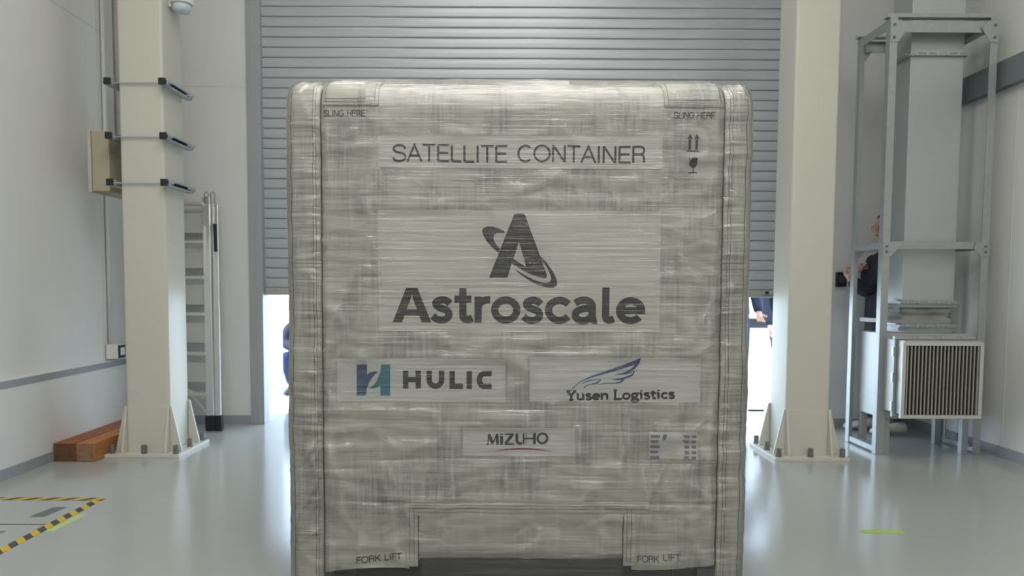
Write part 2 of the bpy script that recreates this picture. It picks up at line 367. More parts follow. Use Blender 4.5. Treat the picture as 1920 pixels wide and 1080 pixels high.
# ------------------------------------------------------------------ roller shutter
sh = thing('roller_shutter', 'grey ribbed roller shutter lowered to about a metre above the floor', 'shutter', (.28, BY + .06, 0))
prof = []; z = 1.118; pitch = 0.0805
while z < OZ:
    for dz, dy in ((0, 0), (.003, -.006), (.010, -.0085), (.040, -.0095), (.070, -.0085), (.0755, -.006), (.0785, 0), (.0795, .006)):
        prof.append((dy, z + dz))
    z += pitch
vs = []; fs = []
for xx in (OX0 - .03, OX1 + .03):
    for dy, zz in prof: vs.append((xx, BY + .065 + dy, zz))
n = len(prof)
for i in range(n - 1): fs.append((i, i + 1, n + i + 1, n + i))
mb = MB().add(vs, fs)
cu = mb.build('curtain', M['shutter'], sh)
md = cu.modifiers.new('s', 'SOLIDIFY'); md.thickness = .0015
bb = MB().box(OX0 + .004, OX1 - .004, BY + .035, BY + .095, 1.058, 1.118).box(OX0 + .004, OX1 - .004, BY + .022, BY + .035, 1.062, 1.07).build('bottom_bar', M['shutbar'], sh, .004)
lk = MB().box(2.13, 2.21, BY + .015, BY + .034, 1.085, 1.112).build('latch', M['zinc'], sh, .003)
MB().box(2.145, 2.175, BY + .008, BY + .0148, 1.088, 1.109).build('lock_slot', M['black'], lk)
for xx in (-1.87, -1.84, 2.03): MB().tube([(xx, BY + .0345, 1.10), (xx, BY + .030, 1.10)], .004, 8).build('rivet', M['bolt'], sh)

# ------------------------------------------------------------------ steel columns
def column(cx, cy, label, right):
    t = thing('steel_column', label, 'column', (cx, cy, 0))
    h = .145; hp = .245; r = .018
    poly = []
    for sx, sy, a0 in ((1, 1, 0), (-1, 1, 90), (-1, -1, 180), (1, -1, 270)):
        for k in range(6):
            a = rad(a0 + 90 * k / 5); poly.append((cx + sx * (h - r) + r * math.cos(a), cy + sy * (h - r) + r * math.sin(a)))
    o = MB().prism(poly, 'z', .025, CEIL).build('shaft', M['cream'], t)
    bm = bmesh.new(); bm.from_mesh(o.data)
    for f in bm.faces: f.smooth = abs(f.normal.z) < .5
    for e in bm.edges:
        if len(e.link_faces) == 2 and e.calc_face_angle() > rad(40): e.smooth = False
    bm.to_mesh(o.data); bm.free()
    MB().box(cx - hp, cx + hp, cy - hp, cy + hp, 0, .022).build('base_plate', M['cream'], t, .002)
    # four trapezoid stiffener plates, one on every face, running on past the corners
    zt = .325; lo = hp - .028; up = h + .012
    for sy in (-1, 1):
        ya, yb = sorted((cy + sy * (h + .001), cy + sy * (h - .011)))
        for sx in (-1, 1):
            # wing beside the shaft, in the plane of its front or back face
            MB().prism([(cx + sx * (h + .0005), .0222), (cx + sx * lo, .0222), (cx + sx * lo, .045), (cx + sx * up, zt), (cx + sx * (h + .0005), zt)], 'y', ya, yb).build('stiffener', M['cream'], t, .001)
            xa, xb = sorted((cx + sx * (h + .001), cx + sx * (h - .011)))
            MB().prism([(cy + sy * (h + .0015), .0222), (cy + sy * lo, .0222), (cy + sy * lo, .045), (cy + sy * up, zt), (cy + sy * (h + .0015), zt)], 'x', xa, xb).build('stiffener', M['cream'], t, .001)
    for sy in (-1, 1):
        ya, yb = sorted((cy + sy * (h + .0012), cy + sy * (h + .008)))
        MB().box(cx - h + .012, cx + h - .012, ya, yb, .0222, zt - .004).build('gusset_plate', M['cream'], t, .001)
    k = hp - .035
    for ax, ay in ((-k, -k), (0, -k), (k, -k), (-k, k), (0, k), (k, k), (-k, 0), (k, 0)):
        x, y = cx + ax, cy + ay
        MB().tube([(x, y, .0225), (x, y, .040)], .020, 6).tube([(x, y, .040), (x, y, .078)], .017, 14).build('anchor_bolt', M['bolt'], t)
    return t
CLX, CLY, CRX, CRY = -2.352, 4.905, 2.043, 4.903
column(CLX, CLY, 'cream square steel column on a bolted base plate, with channel clamps around its shaft', False)
column(CRX, CRY, 'bare cream square steel column on a bolted base plate between container and air duct', True)

# channel clamps round the left column
for zz, lab in ((2.437, 'topmost of three zinc channel clamps around the left column'),
                (2.092, 'middle zinc channel clamp around the left column, at the top of the tan box'),
                (1.795, 'lowest of three zinc channel clamps around the left column')):
    t = thing('channel_clamp', lab, 'clamp', (CLX, CLY, zz), 'zinc channel clamps around the left column')
    for sx in (-1, 1):
        gp = .146 if sx > 0 else .164; xa = CLX + sx * gp; xb = xa + sx * .041; y0, y1 = 4.70, 5.105
        x0, x1 = min(xa, xb), max(xa, xb)
        s_ = sx
        inner = xa; outer = xb
        c = MB().box(x0, x1, y0 + .006, y1, zz - .0205, zz - .0180).box(x0, x1, y0 + .006, y1, zz + .0180, zz + .0205)
        c.box(min(inner, inner + s_ * .0025), max(inner, inner + s_ * .0025), y0 + .006, y1, zz - .018, zz + .018)
        c.box(min(outer, outer - s_ * .003), max(outer, outer - s_ * .003), y0 + .006, y1, zz - .018, zz - .010)
        c.box(min(outer, outer - s_ * .003), max(outer, outer - s_ * .003), y0 + .006, y1, zz + .010, zz + .018)
        ch = c.build('channel', M['zinc'], t)
        MB().box(min(inner + s_ * .004, inner + s_ * .008), max(inner + s_ * .004, inner + s_ * .008), y0 + .02, y1 - .02, zz - .016, zz + .016).build('channel_shade', M['darkslot'], ch)  # dark strip painted as the shade inside the open channel
        MB().box(x0 - .002, x1 + .002, y0 - .006, y0 + .008, zz - .022, zz + .022).build('end_cap', M['black'], ch, .003)
        for yy in (4.735, 5.075):
            MB().box(min(outer + s_ * .001, outer + s_ * .007), max(outer + s_ * .001, outer + s_ * .007), yy - .018, yy + .018, zz - .0175, zz + .0175).build('square_washer', M['zinc'], ch, .001)
            MB().tube([(outer + s_ * .007, yy, zz), (outer + s_ * .024, yy, zz)], .011, 6).build('nut', M['zinc'], ch)
    for yy in (4.745, 5.075):
        MB().tube([(CLX - .226, yy, zz), (CLX + .214, yy, zz)], .0045, 8).build('threaded_rod', M['zinc'], t)

# tan electrical box fixed to the lower two clamps
t = thing('electrical_box', 'tan steel electrical box held at the outer side of the left column', 'electrical box', (-2.65, 4.98, 1.745))
MB().box(-2.715, -2.600, 4.82, 5.22, 1.752, 2.145).build('body', M['tan'], t, .003)
MB().box(-2.738, -2.717, 4.81, 5.23, 1.745, 2.150).build('door', M['tan_lip'], t, .003)
# cable cover above it and conduit below
t = thing('cable_duct', 'grey green vertical cable duct rising from the tan box beside the column', 'cable duct', (-2.665, 5.04, 2.15))
MB().box(-2.700, -2.655, 5.00, 5.10, 2.151, CEIL).build('cover', M['ductgreen'], t, .002)
MB().box(-2.6545, -2.610, 5.02, 5.10, 2.151, CEIL).build('tray', M['galv'], t)
t = MB().tube([(LX - .034, 5.335, .70), (LX - .034, 5.335, 3.6)], .013, 12).build('conduit', M['white_pl'], smooth=True)
tag(t, 'thin white conduit running up the left wall behind the column', 'conduit')
t = thing('outlet_box', 'small white outlet box above the dado behind the left column', 'outlet', (-2.87, 5.36, .58))
MB().box(-2.915, -2.83, 5.29, 5.40, .585, .693).build('housing', M['white_pl'], t, .004)
MB().box(-2.829, -2.822, 5.30, 5.392, .592, .686).build('cover_frame', M['darkslot'], t, .002)
MB().box(-2.8215, -2.819, 5.318, 5.375, .612, .668).build('face_plate', M['white_pl'], t)
# dome fitting near the top of the column
t = thing('dome_lamp', 'white bracket fitting with a milky round cover high on the left column', 'lamp', (-2.17, 4.9, 2.95))
MB().box(-2.2065, -2.185, 4.86, 4.99, 2.965, 3.11).build('bracket', M['white_pl'], t, .004)
MB().tube([(-2.125, 4.88, 2.985), (-2.125, 4.88, 3.09)], .072, 28)  .box(-2.1845, -2.14, 4.85, 4.93, 3.0, 3.09).build('body', M['white_pl'], t, .004)
pts = [(-2.125, 4.88, 2.984 - .058 * math.sin(a)) for a in np.linspace(0, math.pi / 2, 8)]
MB().tube([(-2.125, 4.88, 2.9845), (-2.125, 4.88, 2.955), (-2.125, 4.88, 2.935), (-2.125, 4.88, 2.93)], [.060, .060, .05, .03], 28).build('cover', M['milky'], t, smooth=True)

# ------------------------------------------------------------------ timbers
for x0, x1, m1, m2, ln, lab in ((-2.862, -2.722, 'wood_a', 'wood_end2', .96, 'dark reddish square timber lying against the left wall'),
                                (-2.716, -2.600, 'wood_b', 'wood_end', 1.0, 'lighter brown square timber on the floor, nearer the column')):
    t = thing('timber_beam', lab, 'timber', ((x0 + x1) / 2, 5.0, 0), 'square timbers behind the left column')
    MB().box(x0, x1, 4.556, 4.55 + ln, 0.001, .118).build('beam', M[m1], t, .004)
    MB().box(x0 + .003, x1 - .003, 4.552, 4.5558, .004, .115).build('end_face', M[m2], t)

# ------------------------------------------------------------------ step ladder
t = thing('step_ladder', 'folded aluminium step ladder leaning on the back wall behind the left column', 'ladder', (-2.45, 5.6, 0))
def lad(zz, s):   # right edge stile centre at height zz ; s = +1 right, -1 left
    k = zz / 1.83
    return Vector(((-2.262 - .085 * k) if s > 0 else (-2.72 + .085 * k), 5.56 + .20 * k, zz))
for s in (1, -1):
    MB().bar(lad(.09, s), lad(1.84, s), .058, .022, (0, 1, 0)).build('stile', M['alu'], t, .003)
    a, b = lad(.09, s) + Vector((s * .068, -.012, 0)), lad(1.78, s) + Vector((s * .055, .045, 0))
    rs = MB().bar(a, b, .045, .022, (0, 1, 0)).build('rear_stile', M['alu'], t, .003)
    MB().bar(lad(0.004, s), lad(.12, s), .072, .036, (0, 1, 0)).build('foot', M['rubber'], t, .006)
    MB().bar(a + Vector((s * .004, 0, -.086)), a + Vector((0, 0, .035)), .060, .04, (0, 1, 0)).build('foot', M['rubber'], t, .006)
    for q in range(2):
        c = lad(1.80, s) + Vector((s * (.012 + .05 * q), .0, 0))
        MB().tube([c + Vector((-.014, -.02, -.02)), c + Vector((-.016, -.024, .055)), c + Vector((0, -.024, .072)), c + Vector((.016, -.024, .055)), c + Vector((.014, -.02, -.02))], .004, 6).build('hinge_hook', M['bolt'], t)
for zz in (.295, .61, .918, 1.204, 1.483, 1.79):
    a, b = lad(zz, -1), lad(zz, 1)
    MB().box(a.x + .012, b.x - .02, a.y - .045, a.y + .03, zz - .022, zz + .003).build('rung', M['alu_matt'], t, .002)
# rear treads seen between the front ones
for zz in (.44, .75, 1.05, 1.34, 1.62):
    a, b = lad(zz, -1), lad(zz, 1)
    MB().box(a.x + .012, b.x - .02, a.y + .038, a.y + .055, zz - .07, zz + .09).build('rear_brace', M['alu_matt'], t, .002)
MB().bar(lad(.24, 1) + Vector((-.03, .02, 0)), lad(.27, 1) + Vector((-.22, .02, .07)), .014, .006, (0, 1, 0)).bar(lad(.12, 1) + Vector((-.03, .02, 0)), lad(.3, 1) + Vector((-.17, .02, 0)), .014, .006, (0, 1, 0)).build('spreader', M['alu'], t)
a = lad(1.40, 1) + Vector((.062, -.0, 0)); b = lad(1.62, 1) + Vector((.058, 0, 0))
MB().bar(a + Vector((0, .022, 0)), b + Vector((0, .022, 0)), .026, .0235, (0, 1, 0)).build('sticker', M['darkslot'], t)
MB().bar(lad(1.25, 1) + Vector((-.012, -.0125, 0)), lad(1.6, 1) + Vector((-.012, -.0125, 0)), .018, .002, (0, 1, 0)).build('instruction_label', M['white_pl'], t)

# ------------------------------------------------------------------ floor markings
tag(MB().box(-2.86, -2.088, 3.713, 3.762, .0005, .0012).build('hazard_tape', M['hazx']), 'yellow and black striped tape running to the left wall, far edge of the marked area', 'tape', 'hazard tape on the floor')
tag(MB().box(-2.137, -2.088, 1.2, 3.712, .0005, .0012).build('hazard_tape', M['hazy']), 'yellow and black striped tape running towards the viewer on the left', 'tape', 'hazard tape on the floor')
tag(MB().add([(-2.29, 3.44, .0007), (-2.22, 3.44, .0007), (-2.20, 3.60, .0007), (-2.27, 3.60, .0007)], [(0, 1, 2, 3)]).build('floor_label', M['tapegrey']), 'grey label on the floor inside the striped corner', 'floor label', 'grey floor labels')
tag(MB().add([(-2.36, 3.09, .0007), (-2.29, 3.09, .0007), (-2.26, 3.235, .0007), (-2.33, 3.235, .0007)], [(0, 1, 2, 3)]).build('floor_label', M['tapegrey']), 'grey label on the floor, cut by the left edge', 'floor label', 'grey floor labels')
tag(MB().box(-2.86, -2.14, 3.325, 3.337, .0004, .0007).build('floor_line', M['line']), 'thin dark line across the marked floor area', 'line')
tag(MB().add([(-2.085, 3.22, .0006), (-2.045, 3.24, .0006), (-2.03, 3.48, .0006), (-2.078, 3.48, .0006)], [(0, 1, 2, 3)]).build('green_tape', M['tapeg2']), 'worn pale green tape beside the yellow and black stripes', 'tape')
tag(MB().box(1.675, 1.875, 3.268, 3.312, .0004, .0009).build('green_tape', M['tapeg']), 'short bright green tape strip on the open floor at right', 'tape')

# ------------------------------------------------------------------ duct support frame
FX0, FX1, FY0, FY1, FZ = 2.562, 3.278, 4.87, 5.305, 2.945
t = thing('duct_support_frame', 'tall galvanised angle steel frame standing around the air duct', 'frame', (2.92, 5.09, 0))
W_, T_ = .05, .005
for sx, sy in ((0, 0), (1, 0), (0, 1), (1, 1)):
    x = FX0 if sx == 0 else FX1; y = FY0 if sy == 0 else FY1; dx = 1 if sx == 0 else -1; dy = 1 if sy == 0 else -1
    m_ = MB().box(min(x, x + dx * W_), max(x, x + dx * W_), min(y, y + dy * T_), max(y, y + dy * T_), 0.002, FZ - .02)
    m_.box(min(x, x + dx * T_), max(x, x + dx * T_), min(y + dy * T_, y + dy * W_), max(y + dy * T_, y + dy * W_), 0.002, FZ - .02)
    m_.build('post', M['galv'], t)
def abeam(x0, x1, y0, y1, z0, z1, nm='beam'): return MB().box(x0, x1, y0, y1, z0, z1).build(nm, M['galv'], t)
for y, d in ((FY0, 1), (FY1, -1)):
    ya = y - d * .006
    y0, y1 = sorted((ya, ya - d * .0)) if False else sorted((y + d * .006, y + d * .056))
    MB().box(FX0 - .02, FX1 + .0, y0, y1, FZ - .0195, FZ - .0145).box(FX0 - .02, FX1, min(y, y + d * .005) - .0, max(y, y + d * .005), FZ - .0195, FZ + .006).build('beam', M['galv'], t)
    c0, c1 = sorted((y + d * .0065, y + d * .045))
    MB().box(FX0 + .051, FX1 - .051, *sorted((y + d * .0055, y + d * .0105)), 2.830, 2.898).box(FX0 + .051, FX1 - .051, c0, c1, 2.898, 2.902).build('channel_beam', M['galv'], t)
    MB().box(FX0 + .02, FX1 - .02, *sorted((y + d * .0055, y + d * .0105)), 1.402, 1.446).box(FX0 + .02, FX1 - .02, c0, c1, 1.446, 1.450).build('beam', M['galv'], t)
    for sx in (0, 1):
        x = FX0 if sx == 0 else FX1; dx = 1 if sx == 0 else -1
        for zt, zb, wl in ((2.905, 2.765, .115), (1.448, 1.352, .10)):
            poly = [(x + dx * .001, zt), (x + dx * wl * (.6 if zt > 2 else .9), zt), (x + dx * wl, zt - .045), (x + dx * .055, zb), (x + dx * .001, zb)]
            ya, yb = sorted((y - d * .0055, y - d * .0005))
            g = MB().prism(poly, 'y', ya, yb).build('gusset_plate', M['galv'], t)
            for zz in (zt - .03, zb + .03):
                MB().tube([(x + dx * .026, y - d * .0056, zz), (x + dx * .026, y - d * .014, zz)], .009, 6).build('bolt', M['bolt'], g)
for x, d in ((FX0, 1), (FX1, -1)):
    xa, xb = sorted((x + d * .0055, x + d * .0105)); xc, xd = sorted((x + d * .011, x + d * .045))
    for z0, z1 in ((2.86, 2.92), (1.402, 1.446), (.012, .05)):
        MB().box(xa, xb, FY0 + .02, FY1 - .02, z0, z1).box(xc, xd, FY0 + .058, FY1 - .058, z1 - .005, z1).build('side_beam', M['galv'], t)

# ------------------------------------------------------------------ vertical air duct with clips
t = thing('air_duct', 'tall square galvanised air duct rising through the steel frame', 'duct', (2.95, 5.1, .83))
DX0, DX1, DY0, DY1 = 2.77, 3.128, 4.985, 5.225
MB().box(DX0, DX1, DY0, DY1, 1.03, CEIL - .002).build('duct_shaft', M['ductsteel'], t, .002)
MB().box(DX0, DX1, DY0, DY1, .829, .888).build('lower_collar', M['ductsteel'], t, .002)
for z0, nm in ((2.712, 0), (1.036, 1), (.872, 1)):
    fl = MB()
    e = .022
    for a in ((DX0 - e, DX1 + e, DY0 - e, DY0 - .0005), (DX0 - e, DX1 + e, DY1 + .0005, DY1 + e), (DX0 - e, DX0 - .0005, DY0 - .0005, DY1 + .0005), (DX1 + .0005, DX1 + e, DY0 - .0005, DY1 + .0005)):
        fl.box(*a, z0 - .004, z0 + (.012 if nm else .006))
    fo = fl.build('flange', M['galv'], t, .001)
    if nm: fo_ = MB().box(DX0 - e, DX1 + e, DY0 - .006, DY0 - .0006, z0 - .03, z0 - .0045).build('flange_lip', M['galv'], fo)
    cl = MB()
    for xx in (DX0 + .10, DX1 - .06): cl.box(xx - .06, xx + .06, DY0 - e - .005, DY0 - e + .004, z0 + .0125, z0 + .02)
    cl.box(DX0 - e - .004, DX0 - e + .004, DY0 + .02, DY0 + .14, z0 + .0125, z0 + .02)
    for k in range(5): cl.box(DX0 + .02 + k * .07, DX0 + .032 + k * .07, DY0 - e - .008, DY0 - e - .001, z0 - .004, z0 + .02)
    each(cl, 'clip', M['zinc'], fo)
# crumpled flexible joint between the flanges
rnd = random.Random(4); vs = []; fs = []; nz_ = 11; per = []
for k in range(12): per.append((DX0 + (DX1 - DX0) * k / 12, DY0, 0, -1))
for k in range(8): per.append((DX1, DY0 + (DY1 - DY0) * k / 8, 1, 0))
for k in range(12): per.append((DX1 - (DX1 - DX0) * k / 12, DY1, 0, 1))
for k in range(8): per.append((DX0, DY1 - (DY1 - DY0) * k / 8, -1, 0))
n = len(per)
for i in range(nz_):
    q = i / (nz_ - 1); zz = .888 + q * (1.030 - .888)
    fold = -.028 * math.sin(q * math.pi) + .012 * math.sin(q * math.pi * 4)
    for k, (x, y, nx, ny) in enumerate(per):
        w = fold * (1 + .4 * math.sin(k * .9 + q * 3)) + rnd.uniform(-.002, .002) * (0 < i < nz_ - 1)
        vs.append((x + nx * w, y + ny * w, zz))
for i in range(nz_ - 1):
    for k in range(n): fs.append((i * n + k, i * n + (k + 1) % n, (i + 1) * n + (k + 1) % n, (i + 1) * n + k))
MB().add(vs, fs).build('flexible_joint', M['flex'], t, smooth=True)

# ------------------------------------------------------------------ plenum chamber with front grille
t = thing('air_outlet_chamber', 'galvanised air chamber on legs with a square louvred grille facing forward', 'air outlet', (2.9, 5.0, 0))
MB().box(2.621, 3.215, 4.895, 5.240, .243, .828).build('chamber', M['ductsteel'], t, .003)
for x0, y0, x1, y1 in ((2.625, 4.893, 2.668, 4.898), (3.165, 4.893, 3.208, 4.898), (2.625, 5.20, 2.668, 5.205), (3.165, 5.20, 3.208, 5.205)):
    MB().box(x0, x1, y0, y1, .001, .242).box(x0, x0 + .005, y1 + .0005, y1 + .035, .001, .242).build('leg', M['galv'], t)
nk = MB().box(2.60, 3.090, 4.625, 4.894, .315, .798).build('neck_duct', M['ductsteel'], t, .002)
rg = MB()
for a in ((2.582, 3.110, .8, .822), (2.582, 3.110, .288, .3135), (2.582, 2.5985, .3135, .80), (3.0915, 3.110, .3135, .80)):
    rg.box(a[0], a[1], 4.712, 4.738, a[2], a[3])
ro = rg.build('flange_ring', M['galv'], t, .002)
cl = MB()
for xx in (2.62, 2.78, 2.93, 3.06): cl.box(xx - .045, xx + .045, 4.704, 4.7115, .805, .82)
for zz in (.36, .55, .72): cl.box(2.576, 2.5815, 4.715, 4.735, zz - .03, zz + .03)
each(cl, 'clip', M['zinc'], ro)
g = MB(); GX0, GX1, GZ0, GZ1 = 2.576, 3.096, .297, .790
g.box(GX0, GX1, 4.600, 4.6245, GZ1 - .022, GZ1).box(GX0, GX1, 4.600, 4.6245, GZ0, GZ0 + .022).box(GX0, GX0 + .022, 4.600, 4.6245, GZ0 + .022, GZ1 - .022).box(GX1 - .022, GX1, 4.600, 4.6245, GZ0 + .022, GZ1 - .022)
gf = g.build('grille', M['grille'], t, .0015)
MB().box(GX0 + .022, GX1 - .022, 4.6225, 4.6245, GZ0 + .022, GZ1 - .022).build('grille_shade', M['hole'], gf)  # black sheet painted as the shaded hollow behind the fins
fn = MB(); nf = 20; p_ = (GX1 - GX0 - .044) / nf
for k in range(nf):
    x = GX0 + .022 + (k + .5) * p_
    fn.add([(x - .0048, 4.603, GZ0 + .022), (x + .0048, 4.6045, GZ0 + .022), (x + .0035, 4.6205, GZ0 + .022), (x - .0005, 4.6205, GZ0 + .022),
            (x - .0048, 4.603, GZ1 - .022), (x + .0048, 4.6045, GZ1 - .022), (x + .0035, 4.6205, GZ1 - .022), (x - .0005, 4.6205, GZ1 - .022)],
           [(3, 2, 1, 0), (4, 5, 6, 7), (0, 1, 5, 4), (1, 2, 6, 5), (2, 3, 7, 6), (3, 0, 4, 7)])
fn.build('louvre_fins', M['fin'], gf)
# black switch on the back wall
t = thing('wall_switch', 'small black switch box on the back wall right of the plain column', 'switch', (2.74, 5.84, 1.15))
MB().box(2.705, 2.785, 5.82, 5.854, 1.15, 1.268).build('housing', M['black'], t, .004)
MB().box(2.724, 2.766, 5.812, 5.8195, 1.18, 1.24).build('rocker', M['darkbox'], t, .002)

# ------------------------------------------------------------------ satellite container
YF, ZT, RT, RS = 2.6, 1.862, .105, .028
UL, UR = -.753, .878
rng = np.random.RandomState(7)
_tab = [rng.rand(128, 128) for _ in range(6)]
def vnoise(x, z, k=0):
    x = np.asarray(x, float) + 50; z = np.asarray(z, float) + 50
    xi = np.floor(x).astype(int); zi = np.floor(z).astype(int); fx = x - xi; fz = z - zi
    fx = fx * fx * (3 - 2 * fx); fz = fz * fz * (3 - 2 * fz); T = _tab[k % 6]
    a = T[xi % 128, zi % 128]; b = T[(xi + 1) % 128, zi % 128]; c = T[xi % 128, (zi + 1) % 128]; d = T[(xi + 1) % 128, (zi + 1) % 128]
    return (a * (1 - fx) + b * fx) * (1 - fz) + (c * (1 - fx) + d * fx) * fz - .5
def sstep(v, a, b):
    t_ = np.clip((v - a) / (b - a), 0, 1); return t_ * t_ * (3 - 2 * t_)
LABELS = [(-.442, .569, .965, 1.40, .004), (-.442, .569, 1.545, 1.66, .004), (-.593, .017, .702, .864, .012), (.103, .723, .716, .877, -.006), (-.138, .269, .515, .617, .0)]
_CR = [((581, 158), (552, 192), 5), ((1366, 172), (1376, 180), 4), ((1376, 180), (1406, 183), 4), ((1247, 421), (1344, 453), 5), ((1312, 407), (1353, 388), 4),
       ((1265, 470), (1348, 500), 4), ((1218, 884), (1227, 951), 5), ((1262, 871), (1227, 947), 5), ((1302, 911), (1338, 929), 4), ((1342, 778), (1311, 813), 4),
       ((1290, 868), (1288, 912), 3), ((595, 827), (555, 884), 4), ((597, 850), (556, 905), 3), ((594, 900), (556, 975), 4), ((600, 935), (560, 1000), 3), ((598, 1000), (560, 1030), 3),
       ((933, 658), (947, 627), 4), ((767, 328), (830, 379), 2.5), ((736, 920), (720, 880), 4), ((700, 1010), (745, 985), 3), ((950, 945), (948, 900), 3), ((1075, 690), (1090, 640), 3),
       ((640, 560), (612, 620), 3), ((1345, 560), (1325, 600), 4), ((1350, 640), (1322, 660), 4), ((615, 680), (640, 640), 3), ((1160, 880), (1180, 830), 3), ((860, 940), (850, 880), 3),
       ((1090, 1000), (1160, 970), 3), ((960, 1025), (1000, 990), 3)]
_CR += [((548, y), (602, y + d), 4) for y, d in ((232, 3), (266, -2), (321, 4), (372, -3), (402, 2), (444, 5), (481, -4), (505, 2), (560, 3), (590, -3), (620, 1), (655, 4), (700, -2), (742, 3), (790, 2))]
_CR += [((1356, y), (1398, y + d), 3.5) for y, d in ((215, 2), (262, 1), (305, -2), (370, 3), (420, -4), (470, 2), (530, 4), (585, -3), (640, 2), (700, 3), (760, -2), (830, 3), (900, 2), (960, -3))]
_CR = [((a[0] - 940) * .0018976, 1.12 + (541 - a[1]) * .0019, (b[0] - 940) * .0018976, 1.12 + (541 - b[1]) * .0019, w * .001) for a, b, w in _CR]
def HF(u, v):
    """relief of the quilted cloth, in metres towards the viewer"""
    u = np.asarray(u, float); v = np.asarray(v, float)
    w = vnoise(u * 3, v * 3, 0) * .3
    h = .006 * vnoise(u * 2.3, v * 3.1, 0) + .003 * vnoise(u * 6, v * 9, 1)
    fold = np.abs(vnoise(u * 3.5 + w, v * 15 + w * 4, 2)) * 2
    h2 = .0050 * (1 - fold) ** 2
    fold2 = np.abs(vnoise(u * 7 + 9, v * 27 + w * 9, 3)) * 2
    h2 = h2 + .0035 * (1 - fold2) ** 2
    fold3 = np.abs(vnoise((u * .8 + v * .5) * 11, (v - u * .35) * 10, 4)) * 2
    h2 = h2 + .0045 * (1 - fold3) ** 3
    # vertical puckers along the lower half
    fv = np.abs(vnoise(u * 17 + w * 5, v * 4, 5)) * 2
    h2 = h2 + .0035 * (1 - fv) ** 2 * (1 - sstep(v, .85, 1.1))
    # quilting seams across
    for zc, am in ((.952, .006), (.905, .004), (.690, .007), (.640, .004), (.498, .007), (.475, .003), (.345, .009), (1.445, .004), (1.52, .003), (1.70, .004)):
        zz = zc + .012 * vnoise(u * 3, 0 * u + zc * 31, 1) + .006 * vnoise(u * 13, 0 * u + zc * 11, 2)
        am = am * .5 * (1 - sstep(np.abs(u - .07), .68, .74)) * (.35 + 1.3 * np.clip(vnoise(u * 3.1, u * 0 + zc * 17, 4) + .5, 0, 1))
        h = h - am * np.exp(-((v - zz) / .004) ** 2) + am * .6 * np.exp(-((v - zz + .012) / .009) ** 2)
    # pillowing near the side seams
    h = h - .006 * np.exp(-((u + .645) / .012) ** 2) - .006 * np.exp(-((u - .785) / .012) ** 2)
    h2 = h2 - .0042
    for x0, z0, x1, z1, am in _CR:
        dx, dz = x1 - x0, z1 - z0; L2 = dx * dx + dz * dz
        q = np.clip(((u - x0) * dx + (v - z0) * dz) / L2, 0, 1); sd = ((u - x0) * dz - (v - z0) * dx) / math.sqrt(L2)
        ds = np.hypot(u - x0 - q * dx, v - z0 - q * dz); fade = np.exp(-(ds / .011) ** 2) * (.4 + .6 * np.sin(np.clip(q, .05, .95) * math.pi))
        h = h + am * .9 * fade * np.tanh(sd / .004) + am * .5 * fade
    h = h - .013 * sstep(np.abs(u - .0625), .66, .76) * sstep(v, 1.80, 1.90)
    calm = np.ones_like(h)
    for x0, x1, z0, z1, tl in LABELS:
        m_ = sstep(u, x0 - .02, x0 + .02) * (1 - sstep(u, x1 - .02, x1 + .02)) * sstep(v, z0 - .015, z0 + .015) * (1 - sstep(v, z1 - .015, z1 + .015))
        calm = calm * (1 - .82 * m_)
    top = sstep(v, 1.68, 1.80)
    edge_ = 1 - .55 * sstep(np.abs(u - .0625), .745, .79); h = h * edge_; h2 = h2 * edge_
    return h * (.5 + .5 * calm) + h2 * calm * (1 - .4 * top)
def g1(u, lo, hi, R):
    x = np.clip(u, lo, hi).astype(float); back = np.zeros_like(x); nx = np.zeros_like(x); ny = np.ones_like(x)
    for s, e in ((1, hi), (-1, lo)):
        if e is None or not np.isfinite(e): continue
        d = (u - e) * s; t_ = np.clip(d / R, 0, math.pi / 2); on = d > 0
        x = np.where(on, e + s * R * np.sin(t_), x)
        back = np.where(on, R * (1 - np.cos(t_)) + np.maximum(0, d - R * math.pi / 2), back)
        nx = np.where(on, s * np.sin(t_), nx); ny = np.where(on, np.cos(t_), ny)
    return x, back, nx, ny
def surf(u, v, off, rel=1.0):
    u = np.asarray(u, float); v = np.asarray(v, float)
    x, bu, nx, nyu = g1(u, UL + RS, UR - RS, RS)
    z, bv, nzv, nyv = g1(v, -1e9, ZT - RT, RT)
    y = YF + bu + bv
    n_ = np.stack([nx, -nyu * nyv, nzv], -1); L_ = np.linalg.norm(n_, axis=-1, keepdims=True); n_ = n_ / np.maximum(L_, 1e-6)
    # slow outline wander of the padded edges
    wob = .005 * vnoise(v * 4, u * 0 + 3.3, 2) * np.where(np.abs(u - .06) > .74, 1, 0)
    hh = off + rel * HF(u, v)
    return np.stack([x + n_[..., 0] * hh + wob * np.sign(u - .06), y + n_[..., 1] * hh, z + n_[..., 2] * hh], -1)
